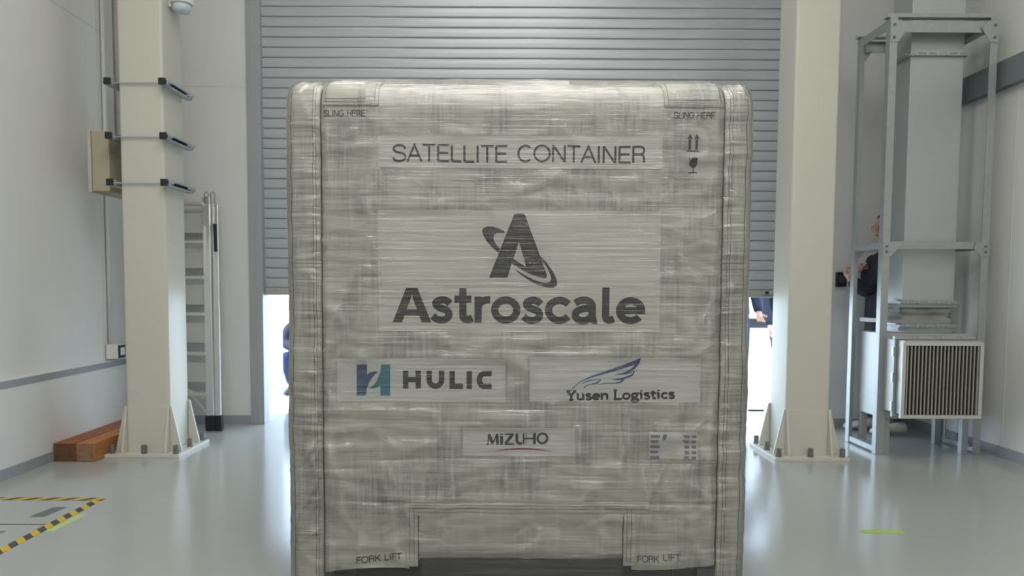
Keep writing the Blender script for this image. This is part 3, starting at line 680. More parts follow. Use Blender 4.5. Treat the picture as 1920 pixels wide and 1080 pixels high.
def grid_patch(u0, u1, v0, v1, off, res=.005, rim=.006, rel=1.0, edge=None, pillow=0.0):
    nu = max(2, int(round((u1 - u0) / res)) + 1); nv = max(2, int(round((v1 - v0) / res)) + 1)
    U, V = np.meshgrid(np.linspace(u0, u1, nu), np.linspace(v0, v1, nv))
    if edge: U, V = edge(U, V)
    o_ = off
    if pillow:
        a = np.minimum(np.minimum(np.linspace(0, 1, nu)[None, :] * (u1 - u0), (1 - np.linspace(0, 1, nu))[None, :] * (u1 - u0)),
                       np.minimum(np.linspace(0, 1, nv)[:, None] * (v1 - v0), (1 - np.linspace(0, 1, nv))[:, None] * (v1 - v0)))
        o_ = off + pillow * (sstep(a, 0, .03))
    P = surf(U, V, o_, rel).reshape(-1, 3)
    idx = np.arange(nu * nv).reshape(nv, nu)
    f = np.stack([idx[:-1, :-1], idx[:-1, 1:], idx[1:, 1:], idx[1:, :-1]], -1).reshape(-1, 4).tolist()
    vs = P.tolist()
    if rim:
        bd = list(idx[0, :]) + list(idx[1:, -1]) + list(idx[-1, -2::-1]) + list(idx[-2:0:-1, 0])
        Pb = surf(U.reshape(-1)[bd], V.reshape(-1)[bd], (off - rim), rel); n0 = len(vs); vs += Pb.tolist(); k = len(bd)
        for i in range(k): f.append((int(bd[i]), n0 + i, n0 + (i + 1) % k, int(bd[(i + 1) % k])))
    return MB().add(vs, f)
def decal(polys, off, step=.012, rel=1.0):
    """polys: list of (x,z) outlines; meshed finely so they lie on the cloth"""
    mb = MB()
    for poly in polys:
        P = [Vector(p) for p in poly]; a = np.array([tuple(p) for p in P]); n_ = len(P)
        x0, z0 = a.min(0); x1, z1 = a.max(0); extra = []
        if (x1 - x0) > step * 1.5 or (z1 - z0) > step * 1.5:
            for gx in np.arange(x0 + step / 2, x1, step):
                for gz in np.arange(z0 + step / 2, z1, step): extra.append(Vector((gx, gz)))
        r_ = delaunay_2d_cdt(P + extra, [], [list(range(n_))], 1, 1e-6)
        vv = np.array([tuple(q) for q in r_[0]])
        if len(vv) == 0: continue
        S = surf(vv[:, 0], vv[:, 1], off, rel)
        mb.add(S.tolist(), [tuple(q) for q in r_[2]])
    return mb
def smooth_path(pts, n=5):
    if len(pts) < 3: return pts
    P = [np.array(p, float) for p in pts]; P = [2 * P[0] - P[1]] + P + [2 * P[-1] - P[-2]]; out = []
    for i in range(1, len(P) - 2):
        for k in range(n):
            t_ = k / n; p0, p1, p2, p3 = P[i - 1], P[i], P[i + 1], P[i + 2]
            out.append(tuple(.5 * ((2 * p1) + (-p0 + p2) * t_ + (2 * p0 - 5 * p1 + 4 * p2 - p3) * t_ ** 2 + (-p0 + 3 * p1 - 3 * p2 + p3) * t_ ** 3)))
    out.append(tuple(P[-2])); return out
def ribbon(pts, w):
    """outline polygons of a stroke with flat ends and mitred joins; w number or per-point list"""
    P = [np.array(p, float) for p in pts]; n_ = len(P); ws = w if isinstance(w, (list, tuple, np.ndarray)) else [w] * n_
    A = []; B = []
    for i in range(n_):
        d0 = P[i] - P[i - 1] if i > 0 else P[1] - P[0]; d1 = P[i + 1] - P[i] if i < n_ - 1 else d0
        d0 = d0 / (np.linalg.norm(d0) + 1e-12); d1 = d1 / (np.linalg.norm(d1) + 1e-12)
        t_ = d0 + d1; L_ = np.linalg.norm(t_); t_ = t_ / L_ if L_ > 1e-6 else d0
        nrm = np.array([-t_[1], t_[0]]); k = 1 / max(.45, abs(nrm @ np.array([-d1[1], d1[0]])))
        A.append(P[i] + nrm * ws[i] / 2 * k); B.append(P[i] - nrm * ws[i] / 2 * k)
    return [[tuple(A[i]), tuple(A[i + 1]), tuple(B[i + 1]), tuple(B[i])] for i in range(n_ - 1)]
def arc(cx, cy, rx, ry, a0, a1, n=14):
    return [(cx + rx * math.cos(rad(a0 + (a1 - a0) * k / n)), cy + ry * math.sin(rad(a0 + (a1 - a0) * k / n))) for k in range(n + 1)]
# glyphs: advance width, list of strokes (each a list of points); cap height 1
SP = lambda *p: smooth_path(list(p))
LIGHT = {
 'S': (.70, [SP((.62, .74), (.55, .90), (.35, .96), (.14, .90), (.08, .74), (.17, .59), (.35, .53), (.56, .45), (.64, .27), (.55, .10), (.35, .04), (.13, .09), (.05, .27))]),
 'A': (.74, [[(.03, 0), (.37, .97), (.71, 0)], [(.15, .34), (.59, .34)]]),
 'T': (.66, [[(.02, .96), (.64, .96)], [(.33, .92), (.33, 0)]]),
 'E': (.66, [[(.10, 0), (.10, 1)], [(.14, .96), (.62, .96)], [(.14, .52), (.58, .52)], [(.14, .04), (.63, .04)]]),
 'L': (.60, [[(.10, 1), (.10, 0)], [(.14, .04), (.56, .04)]]),
 'I': (.26, [[(.13, 0), (.13, 1)]]),
 'C': (.78, [arc(.42, .5, .34, .46, 48, 312, 22)]),
 'O': (.86, [arc(.43, .5, .37, .46, 0, 360, 28)]),
 'N': (.76, [[(.10, 0), (.10, 1)], [(.12, .97), (.64, .03)], [(.66, 0), (.66, 1)]]),
 'R': (.74, [[(.10, 0), (.10, 1)], [(.14, .96)] + [(.40, .96)] + arc(.42, .735, .20, .225, 90, -90, 10) + [(.14, .51)], [(.44, .51), (.56, .46), (.60, .36), (.62, .02)]]),
 'G': (.82, [arc(.42, .5, .35, .46, 46, 318, 22) + [(.74, .28), (.74, .46)], [(.46, .46), (.78, .46)]]),
 'H': (.74, [[(.10, 0), (.10, 1)], [(.64, 0), (.64, 1)], [(.13, .52), (.61, .52)]]),
 'F': (.62, [[(.10, 0), (.10, 1)], [(.14, .96), (.60, .96)], [(.14, .52), (.54, .52)]]),
 'K': (.72, [[(.10, 0), (.10, 1)], [(.12, .36), (.64, .99)], [(.30, .58), (.68, .01)]]),
 ' ': (.42, []),
}
BOLD = {  # x-height .72, cap 1
 'A': (.94, ['poly', [(0, 0), (.34, 1), (.48, 1), (.48, .78), (.235, 0)], [(.48, .78), (.48, 1), (.62, 1), (.96, 0), (.725, 0)], [(.26, .20), (.70, .20), (.655, .38), (.305, .38)]]),
 's': (.60, [SP((.50, .55), (.42, .63), (.30, .66), (.17, .61), (.15, .52), (.22, .44), (.32, .40), (.44, .33), (.47, .22), (.42, .12), (.29, .075), (.17, .10), (.07, .19))]),
 't': (.50, [[(.23, 1.0), (.23, .22)] , SP((.23, .24), (.25, .13), (.33, .09), (.41, .10), (.47, .13)), [(.02, .68), (.44, .68)]]),
 'r': (.44, [[(.12, 0), (.12, .76)], SP((.12, .38), (.15, .53), (.24, .63), (.34, .665), (.42, .665))]),
 'o': (.76, [arc(.38, .37, .275, .29, 0, 360, 30)]),
 'c': (.66, [arc(.38, .37, .275, .29, 38, 322, 24)]),
 'a': (.76, [SP((.12, .58), (.22, .645), (.34, .67), (.46, .64), (.53, .55), (.545, .45), (.545, .1)), SP((.54, .41), (.40, .43), (.26, .40), (.15, .32), (.13, .20), (.19, .11), (.30, .075), (.43, .10), (.53, .20)), SP((.545, .22), (.56, .11), (.61, .08), (.66, .09))]),
 'l': (.38, [[(.13, 1.04), (.13, .22)], SP((.13, .24), (.15, .13), (.22, .09), (.29, .11), (.34, .13))]),
 'e': (.76, [arc(.38, .37, .275, .29, 2, 322, 28), [(.12, .37), (.74, .37)]]),
}
SQ = {
 'H': (.98, [[(.15, 0), (.15, 1)], [(.83, 0), (.83, 1)], [(.15, .5), (.83, .5)]]),
 'U': (.98, [[(.15, 1), (.15, .50)] + arc(.49, .48, .34, .335, 180, 360, 14)[1:-1] + [(.83, .50), (.83, 1)]]),
 'L': (.80, [[(.15, 1), (.15, 0)], [(.15, .145), (.76, .145)]]),
 'I': (.32, [[(.16, 0), (.16, 1)]]),
 'C': (.86, [[(.84, .855), (.46, .855)] + arc(.44, .5, .28, .355, 90, 270, 14) + [(.46, .145), (.84, .145)]]),
}
ROM = {  # bold with small serifs, x-height .68
 'Y': (.74, [[(.13, .95), (.37, .46), (.62, .95)], [(.37, .5), (.37, 0)], [(.02, .965), (.28, .965)], [(.5, .965), (.74, .965)], [(.22, .035), (.52, .035)]]),
 'u': (.66, [SP((.13, .66), (.13, .3), (.15, .15), (.26, .08), (.38, .12), (.50, .24)), [(.52, .66), (.52, 0)], [(.03, .63), (.14, .63)], [(.42, .63), (.5, .63)]]),
 's': (.52, [SP((.43, .54), (.36, .61), (.25, .63), (.14, .59), (.12, .49), (.2, .41), (.31, .35), (.42, .28), (.43, .15), (.34, .07), (.22, .06), (.08, .14))]),
 'e': (.60, [arc(.32, .34, .225, .27, 5, 315, 22), [(.12, .36), (.6, .36)]]),
 'n': (.68, [[(.14, 0), (.14, .66)], SP((.16, .45), (.26, .58), (.38, .61), (.5, .55), (.53, .42), (.53, 0)), [(.04, .63), (.13, .63)]]),
 'L': (.66, [[(.16, 1), (.16, 0)], [(.03, .965), (.3, .965)], [(.05, .05), (.62, .05)], [(.60, 0), (.60, .16)]]),
 'o': (.66, [arc(.33, .34, .235, .27, 0, 360, 26)]),
 'g': (.62, [arc(.28, .42, .18, .19, 0, 360, 22), SP((.18, .24), (.12, .14), (.2, .06), (.4, .04), (.53, -.02), (.54, -.14), (.4, -.23), (.2, -.22), (.09, -.13), (.18, -.02)), [(.4, .58), (.60, .63)]]),
 'i': (.32, [[(.16, 0), (.16, .66)], [(.16, .80), (.16, .97)], [(.04, .63), (.16, .63)]]),
 't': (.46, [SP((.20, .86), (.20, .5), (.20, .2), (.27, .08), (.42, .09)), [(.02, .63), (.42, .63)]]),
 'c': (.56, [arc(.33, .34, .225, .27, 45, 318, 22)]),
 ' ': (.30, []),
}
MZ = {
 'M': (.95, [([(.10, 0), (.17, .95)], .07), ([(.17, .95), (.47, .08)], .20), ([(.47, .05), (.76, .97)], .07), ([(.78, .97), (.83, 0)], .20), ([(0, .03), (.2, .03)], .05)]),
 'i': (.36, [([(.18, 0), (.18, .74)], .2), ([(.18, .84), (.18, .97)], .17), ([(.04, .72), (.2, .72)], .06)]),
 'Z': (.78, [([(.06, .93), (.70, .93)], .1), ([(.64, .93), (.12, .08)], .2), ([(.06, .06), (.74, .06)], .12)]),
 'U': (.80, [([(.17, .98), (.17, .4)] + arc(.42, .36, .25, .28, 180, 300, 8), .19), ([(.67, 0), (.67, .98)], .11)]),
 'H': (.82, [([(.06, .98), (.06, .0)], .05), ([(-.1, .5), (.68, .5)], .09), ([(.68, 1), (.68, 0)], .2)]),
 'O': (.98, [(arc(.46, .5, .36, .44, 0, 360, 30), .15)]),
}
def text_polys(s, font, x0, x1, zb, h, w, tilt=0.0, wave=0.0, track=0.0):
    adv = sum(font[c][0] + track for c in s) - track; k = (x1 - x0) / adv; cx = 0; out = []
    for ch in s:
        gl_ = font[ch][1]
        if gl_ and gl_[0] == 'poly':
            for pl in gl_[1:]: out.append([(x0 + (cx + p[0]) * k, zb + p[1] * h) for p in pl])
            gl_ = []
        for st in gl_:
            ww = w
            if isinstance(st, tuple): st, ww = st[0], st[1] * 1.3
            ps = [(x0 + (cx + p[0]) * k, zb + p[1] * h) for p in st]
            for q in ribbon(ps, ww * h): out.append(q)
            # round joints of curved strokes
        cx += font[ch][0] + track
    if tilt or wave:
        out = [[(p[0], p[1] + (p[0] - x0) * tilt + wave * math.sin((p[0] - x0) * 14)) for p in q] for q in out]
    return out

box = thing('satellite_container', 'tall off-white quilted satellite container wrapped in clear stretch film in the middle of the floor', 'container', (.06, 3.3, 0))
# body behind the front: padded cover with bevelled edges, and the black pallet it stands on
MB().box(-.746, .871, YF + .06, 4.15, .085, 1.858).build('cover', M['fabric'], box, .05)
MB().box(-.70, .83, YF + .12, 4.10, .045, .10).build('pallet_deck', M['fabric_dark'], box, .004)
for cx in (-.60, .06, .72):
    for cy in (YF + .2, 3.35, 4.0): MB().box(cx - .05, cx + .05, cy - .05, cy + .05, .001, .0445).build('pallet_foot', M['fabric_dark'], box, .004)
MB().box(-.30, .46, YF + .03, YF + .119, .03, .125).build('pallet_front', M['fabric_dark'], box, .01)
# front cloth with the skirt edge cut for the forks
def skirt(U, V):
    V = V.copy(); low = .068 + .022 * np.clip((U + .64) / .28, 0, 1) * (U < 0) + .03 * (U > 0) + .012 * np.sin(U * 9)
    f_ = np.clip((.34 - V) / .34, 0, 1); V = V + f_ * np.maximum(0, low - 0.0) * 1.0
    return U, V
top_v = ZT - RT + RT * math.pi / 2 + .16
fp = grid_patch(-.645, -.335, 0.0, .34, .002, edge=skirt)
a_ = grid_patch(.485, .79, 0.0, .34, .002, edge=skirt)
fp.add(a_.v, a_.f)
a_ = grid_patch(-.645, .79, .34, top_v, .002, res=.0045); fp.add(a_.v, a_.f)
fo = fp.build('front_panel', M['fabric'], box, smooth=True, fix=False)
# fork flap, tucked backwards at its foot
ff = grid_patch(-.335, .485, .088, .352, .001)
ff.v = [(x, y + max(0, .150 - z) ** 1.25 * 2.6, z) for x, y, z in ff.v]
ffo = ff.build('fork_flap', M['fabric_plain'], box, smooth=True, fix=False)
fr = grid_patch(-.345, -.302, .098, .345, .008, rim=.006); a_ = grid_patch(.452, .497, .105, .345, .008, rim=.006); fr.add(a_.v, a_.f)
a_ = grid_patch(-.35, .545, .303, .346, .009, rim=.007, pillow=.004); fr.add(a_.v, a_.f)
fr.build('flap_border', M['fabric_plain'], ffo, smooth=True, fix=False)
# corner flaps wrapping round both sides
for s in (-1, 1):
    if s < 0: u0, u1 = UL - .14, -.648
    else: u0, u1 = .793, UR + .14
    o_ = grid_patch(u0, u1, .012, top_v, .010, rim=.010, pillow=.004).build('corner_flap', M['fabric'], box, smooth=True, fix=False)
    st = []
    for ux in ((-.662, -.672, -.742) if s < 0 else (.806, .817, .862)):
        vv_ = np.arange(.03, top_v - .03, .02)
        st += ribbon([(ux + .0012 * math.sin(q * 40), q) for q in vv_], .0016)
    decal(st, .0150, 1).build('stitching', M['stitch'], o_, fix=False)
# dark ribbons painted as the shade in the gap beside the corner flaps
sm = []
for ux, v0_, v1_ in ((-.6465, .02, 1.66), (.7915, .10, 1.70)):
    vv_ = np.arange(v0_, v1_, .02); sm += ribbon([(ux, q) for q in vv_], [.002 + .0035 * abs(math.sin(q * 5.3)) for q in vv_])
decal(sm, .0035, 1).build('side_seam_shade', M['seam'], box, fix=False)
sm = []
for ux, v1_ in ((-.3005, .292), (.4505, .296)):
    vv_ = np.arange(.108, v1_, .015); sm += ribbon([(ux + .001 * math.sin(q * 50), q) for q in vv_], [.0025 + .002 * abs(math.sin(q * 15)) for q in vv_])
decal(sm, .0045, 1).build('flap_seam_shade', M['seam'], ffo, fix=False)  # dark ribbons painted as shade along the flap's inner edges
# sling pockets over the top corners
for u0, u1 in ((-.640, -.440), (.574, .786)):
    p_o = grid_patch(u0, u1, 1.765, top_v, .010, rim=.009, pillow=.004).build('sling_pocket', M['fabric'], box, smooth=True, fix=False)
    st = []
    for q in (1.775, 1.785): st += ribbon([(x, q) for x in np.arange(u0 + .01, u1 - .01, .02)], .0015)
    for ux in (u0 + .012, u1 - .012): st += ribbon([(ux, q) for q in np.arange(1.775, 1.90, .02)], .0015)
    decal(st, .0150, 1).build('stitching', M['stitch'], p_o, fix=False)
st = []
for q in (.318, .330): st += ribbon([(x, q) for x in np.arange(-.33, .53, .02)], .0015)
for ux in (-.330, -.315, .463, .478): st += ribbon([(ux, q) for q in np.arange(.12, .33, .02)], .0015)
decal(st, .0142, 1).build('stitching', M['stitch'], ffo, fix=False)
# printed panels and lettering
def panel(name, x0, x1, z0, z1, m_, parent=box, off=.006, tilt=0.0, lab=None):
    n_ = 40; P = [(x0 + (x1 - x0) * k / n_, z0 + tilt * (x1 - x0) * k / n_) for k in range(n_ + 1)] + [(x1 - (x1 - x0) * k / n_, z1 + tilt * (x1 - x0) * (1 - k / n_)) for k in range(n_ + 1)]
    o = decal([P], off, .012).build(name, m_, parent, smooth=True, fix=False)
    if lab: o['label'] = lab
    return o
LO = .0075
lp = panel('lettering_panel', -.442, .569, 1.548, 1.662, M['label2'], lab='smooth panel printed with the words SATELLITE CONTAINER')
decal(text_polys('SATELLITE CONTAINER', LIGHT, -.392, .514, 1.569, .060, .128, wave=.0015), LO, .02).build('lettering', M['inkl'], lp, fix=False)
for x0, x1, dz in ((-.636, -.486, -.0), (.609, .756, 0)):
    decal(text_polys('SLING HERE', LIGHT, x0, x1, 1.727, .022, .14), LO - .003, .02).build('sling_lettering', M['inkl'], box, fix=False)
decal(text_polys('FORK LIFT', LIGHT, -.529, -.361, .108, .024, .14, tilt=.11), LO - .003, .02).build('fork_lettering', M['ink'], box, fix=False)
decal(text_polys('FORK', LIGHT, .503, .583, .121, .024, .12) + text_polys('LIFT', LIGHT, .596, .662, .128, .024, .12), LO + .001, .02).build('fork_lettering', M['ink'], box, fix=False)
# handling marks
hm = []
for cx in (.668, .692):
    hm += [[(cx - .0045, 1.618), (cx + .0042, 1.618), (cx + .0042, 1.653), (cx - .0045, 1.653)], [(cx - .010, 1.655), (cx + .010, 1.655), (cx, 1.673)]]
hm += [[(.658, 1.611), (.702, 1.611), (.702, 1.615), (.658, 1.615)]]
decal(hm, LO - .003, .02).build('arrow_mark', M['inkg'], box, fix=False)
gm = [[(.674, 1.588), (.695, 1.588), (.695, 1.572)] + arc(.6805, 1.571, .0145, .018, 0, -180, 12) + [(.6665, 1.574)],
      [(.665, 1.588), (.670, 1.588), (.665, 1.577)],
      [(.679, 1.556), (.683, 1.556), (.683, 1.538), (.679, 1.538)], [(.664, 1.534), (.694, 1.534), (.694, 1.538), (.664, 1.538)]]
decal(gm, LO - .003, .02).build('fragile_glass_mark', M['inkg'], box, fix=False)

def P2(X, Y, sc, ox, oy):   # pixel of a close look -> position on the front face
    px, py = ox + X / sc, oy + Y / sc
    return (-.7548 + (px - 543) * .0018976 - (py - 541) * 1.0e-4 * 0 + (px - 975) * (py - 541) * 6e-8, 1.12 + (541 + (px - 940) * .0052 - py) * .001898 * (1 + (541 - py) * 4.3e-5))
big = panel('main_logo_panel', -.442, .569, .965, 1.40, M['label2'], lab='large smooth panel carrying the black ring and letter A emblem')
Z = lambda L: [P2(x, y, 6, 880, 380) for x, y in L]
A_l = [(222, 843), (330, 568), (430, 312), (500, 140), (520, 125), (612, 125), (628, 142), (705, 350), (720, 385), (566, 465), (558, 445), (548, 470), (500, 625), (475, 690), (430, 843)]
A_r = [(566, 465), (720, 385), (800, 598), (818, 650), (858, 750), (882, 826), (868, 850), (800, 838), (720, 814), (640, 778), (560, 732), (478, 682), (490, 640), (500, 630), (560, 672), (645, 723), (610, 600)]
ring = [(796, 592), (870, 665), (940, 760), (985, 850), (998, 900), (988, 938), (950, 958), (880, 955), (800, 932), (700, 887), (600, 822), (540, 775), (508, 743), (560, 772), (650, 826), (740, 870), (820, 896), (880, 902), (915, 888), (928, 850), (915, 800), (880, 730), (818, 648)]
loop = [(398, 328), (392, 316), (330, 290), (260, 270), (200, 266), (155, 285), (138, 315), (150, 362), (190, 430), (250, 497), (328, 562), (348, 520), (300, 470), (275, 420), (268, 382), (285, 350), (322, 338), (388, 343)]
decal([Z(A_l), Z(A_r), Z(ring), Z(loop)], LO, .012).build('emblem', M['ink'], big, fix=False)
decal(text_polys('Astroscale', BOLD, -.392, .520, .997, .124, .21, track=-.012), LO, .012).build('lettering', M['ink'], big, fix=False)
# left sponsor label
hp_ = panel('sponsor_label', -.593, .017, .708, .866, M['label'], lab='grey label with a blue and teal block emblem beside dark capitals', off=.0062)
Z = lambda L: [P2(x, y, 6, 640, 660) for x, y in L]
decal([Z([(163, 157), (278, 157), (278, 278), (310, 252), (350, 238), (412, 240), (385, 258), (345, 300), (300, 372), (276, 450), (266, 520), (163, 520)])], LO, .012).build('blue_emblem', M['blue'], hp_, fix=False)
decal([Z([(440, 157), (543, 157), (543, 520), (430, 520), (430, 400), (400, 425), (350, 440), (296, 434), (350, 405), (385, 360), (410, 300), (432, 240)])], LO, .012).build('teal_emblem', M['teal'], hp_, fix=False)
hx = [P2(x, 0, 6, 640, 660)[0] for x in (685, 893, 955, 1158, 1218, 1372, 1410, 1476, 1525, 1697)]
zb, zt_ = P2(685, 438, 6, 640, 660)[1], P2(685, 228, 6, 640, 660)[1]; hh_ = zt_ - zb; lt = []
for ch, x0, x1 in zip('HULIC', hx[0::2], hx[1::2]):
    a0, a1 = {'H': (0, .98), 'U': (0, .98), 'L': (0, .76), 'I': (0, .32), 'C': (0, .84)}[ch]
    for st_ in SQ[ch][1]:
        k = (x1 - x0) / (a1 - a0)
        for q in ribbon([(x0 + (p[0] - a0) * k, zb + p[1] * hh_) for p in st_], .30 * hh_): lt.append(q)
decal(lt, LO, .012).build('lettering', M['inkg'], hp_, fix=False)
# right sponsor label with the wing
yp = panel('sponsor_label', .103, .722, .712, .874, M['label'], lab='grey label with a blue feathered wing above dark serif lettering', off=.0062)
S_ = 1920 / 280
Zs = lambda L: [P2(x, y, S_, 1040, 660) for x, y in L]
wg = [Zs([(178, 592), (262, 482), (350, 402), (500, 330), (700, 262), (900, 188), (1050, 128), (1138, 90), (1118, 158), (1062, 182), (900, 238), (700, 296), (500, 354), (352, 416), (268, 494), (196, 590)])]
def wst(L, w): return ribbon(smooth_path(Zs(L), 4), list(np.interp(np.linspace(0, 1, (len(L) - 1) * 4 + 1), np.linspace(0, 1, len(w)), [q / S_ * .0019 for q in w])))
wg += wst([(1100, 150), (1050, 222), (965, 278), (880, 305), (800, 320)], (44, 34, 26, 14, 5))
wg += wst([(880, 312), (970, 298), (1058, 270)], (10, 14, 6)) + wst([(1058, 270), (1020, 322), (930, 358), (850, 374), (762, 375)], (8, 26, 24, 14, 6))
wg += wst([(762, 375), (840, 384), (925, 380)], (8, 14, 8)) + wst([(925, 380), (872, 416), (800, 428), (700, 430), (590, 446)], (8, 22, 14, 12, 5))
wg += wst([(372, 438), (470, 392), (622, 376)], (8, 16, 8)) + wst([(622, 376), (570, 424), (500, 440), (435, 458), (400, 496)], (8, 24, 12, 12, 14))
decal(wg, LO, .012).build('wing_emblem', M['wing'], yp, fix=False)
decal(text_polys('Yusen Logistics', ROM, .236, .631, .7165, .0345, .235, tilt=.022, track=-.02), LO - .0004, .012).build('lettering', M['ink'], yp, fix=False)
# centre label with the red arc
mp_ = panel('sponsor_label', -.138, .269, .512, .616, M['label'], lab='small grey label with black capitals over a red arc', off=.0062)
decal(text_polys('MiZUHO', MZ, -.052, .177, .5525, .041, .1, tilt=.02), LO, .012).build('lettering', M['ink'], mp_, fix=False)
top_ = [(x, .527 + .0145 * (1 - ((x - .081) / .112) ** 2)) for x in np.linspace(-.031, .193, 24)]
bot_ = [(x, .527 + .0085 * (1 - ((x - .081) / .112) ** 2)) for x in np.linspace(.193, -.031, 24)]
decal([top_ + bot_[1:-1]], LO, .012).build('red_arc', M['red'], mp_, fix=False)
# faded label at the right: faint violet bars either side
qp = panel('faded_label', .540, .716, .503, .603, M['label'], lab='faded pale label with blurred violet bars', off=.0062)
bars = []
for k, (x0, x1) in enumerate(((.545, .578), (.545, .573), (.545, .580), (.545, .573), (.545, .578))):
    z_ = .592 - k * .0195; bars.append([(x0, z_), (x1, z_), (x1, z_ - .011), (x0, z_ - .011)])
bars.append([(.590, .594), (.604, .594), (.600, .575), (.588, .570)])
for k in range(5):
    z_ = .592 - k * .0195; bars.append([(.668 if k > 1 else .660, z_), (.686, z_), (.686, z_ - .011), (.670, z_ - .011)]); bars.append([(.694, z_), (.711, z_), (.711, z_ - .011), (.694, z_ - .011)])
decal(bars, LO, .012).build('faded_bars', M['faint'], qp, fix=False)

# stretch film over everything: smoother, bridging the hollows
nu, nv = 250, 290
_u = np.concatenate([np.linspace(UL - 1.5, UL - .1, 60), np.linspace(UL - .095, UR + .095, nu), np.linspace(UR + .1, UR + 1.5, 60)]); nu = len(_u)
U, V = np.meshgrid(_u, np.linspace(.035, top_v + .02, nv))
P = surf(U, V, .0215, .92).reshape(-1, 3); idx = np.arange(nu * nv).reshape(nv, nu)
f_ = np.stack([idx[:-1, :-1], idx[:-1, 1:], idx[1:, 1:], idx[1:, :-1]], -1).reshape(-1, 4).tolist()
MB().add(P.tolist(), f_).build('stretch_film', M['film'], box, smooth=True, fix=False)

# ------------------------------------------------------------------ people
def skin_mesh(pts, edges, radii, sub=2):
    me = bpy.data.meshes.new('tmp'); me.from_pydata([tuple(p) for p in pts], edges, [])
    o = bpy.data.objects.new('tmp', me); COL.objects.link(o)
    md = o.modifiers.new('k', 'SKIN'); md.use_smooth_shade = True; md.branch_smoothing = 0.6
    for i, v in enumerate(me.skin_vertices[0].data):
        r = radii[i]; v.radius = r if isinstance(r, tuple) else (r, r); v.use_root = (i == 0)
    s_ = o.modifiers.new('s', 'SUBSURF'); s_.levels = sub; s_.render_levels = sub
    dg = bpy.context.evaluated_depsgraph_get(); dg.update(); e = o.evaluated_get(dg); m2 = e.to_mesh()
    vs = [tuple(v.co) for v in m2.vertices]; fs = [tuple(p.vertices) for p in m2.polygons]
    e.to_mesh_clear(); bpy.data.objects.remove(o); bpy.data.meshes.remove(me)
    return vs, fs
def head_mesh(c, yaw, tilt=0.0, hair=False):
    """c centre of head, face towards yaw (0 = -Y)."""
    vs = []; fs = []; nu_, nv_ = 32, 24
    for i in range(nv_ + 1):
        ph = -math.pi / 2 + math.pi * i / nv_
        for k in range(nu_):
            th = 2 * math.pi * k / nu_
            x = math.cos(ph) * math.sin(th); y = -math.cos(ph) * math.cos(th); z = math.sin(ph)   # face at -y
            X, Y, Zz = x * .076, y * .097, z * .118
            if z < 0: X *= 1 + .32 * z; Y *= (1 + .10 * z) if y < 0 else (1 + .35 * z)
            if y < -.3:
                nose = math.exp(-((x / .16) ** 2) - ((z + .12) / .2) ** 2) * .022; Y -= nose
                Y += math.exp(-(((abs(x) - .36) / .16) ** 2) - ((z - .06) / .12) ** 2) * .010
                Y -= math.exp(-((x / .3) ** 2) - ((z + .46) / .07) ** 2) * .006
                Y -= math.exp(-((x / .3) ** 2) - ((z + .82) / .14) ** 2) * .010
            vs.append((X, Y, Zz))
    for i in range(nv_):
        for k in range(nu_): fs.append((i * nu_ + k, i * nu_ + (k + 1) % nu_, (i + 1) * nu_ + (k + 1) % nu_, (i + 1) * nu_ + k))
    for s in (-1, 1):   # ears
        n0 = len(vs)
        for i in range(7):
            for k in range(8):
                a = 2 * math.pi * k / 8; b = -math.pi / 2 + math.pi * i / 6
                vs.append((s * .074 + .010 * math.cos(b) * math.cos(a), .008 + .018 * math.cos(b) * math.sin(a), -.004 + .032 * math.sin(b)))
        for i in range(6):
            for k in range(8): fs.append((n0 + i * 8 + k, n0 + i * 8 + (k + 1) % 8, n0 + (i + 1) * 8 + (k + 1) % 8, n0 + (i + 1) * 8 + k))
    R_ = Matrix.Rotation(yaw, 3, 'Z') @ Matrix.Rotation(tilt, 3, 'X'); c = Vector(c)
    return [tuple(R_ @ Vector(v) + c) for v in vs], fs, R_
def hair_mesh(c, R_):
    vs = []; fs = []; nu_, nv_ = 32, 14; c = Vector(c)
    for i in range(nv_ + 1):
        for k in range(nu_):
            th = 2 * math.pi * k / nu_; back = .5 - .5 * math.cos(th)      # 0 at face, 1 at back
            lowp = rad(46) * (1 - back) ** 1.3 + rad(-32) * back ** 2
            ph = lowp + (math.pi / 2 - lowp) * i / nv_
            r_ = 1.09 + .02 * math.sin(th * 9) + .02 * math.sin(ph * 12 + th * 3)
            v = Vector((math.cos(ph) * math.sin(th) * .078 * r_, -math.cos(ph) * math.cos(th) * .100 * r_, math.sin(ph) * .120 * r_))
            vs.append(tuple(R_ @ v + c))
    for i in range(nv_):
        for k in range(nu_): fs.append((i * nu_ + k, i * nu_ + (k + 1) % nu_, (i + 1) * nu_ + (k + 1) % nu_, (i + 1) * nu_ + k))
    n0 = len(vs); fs.append(tuple(range(nu_ - 1, -1, -1)))
    return vs, fs
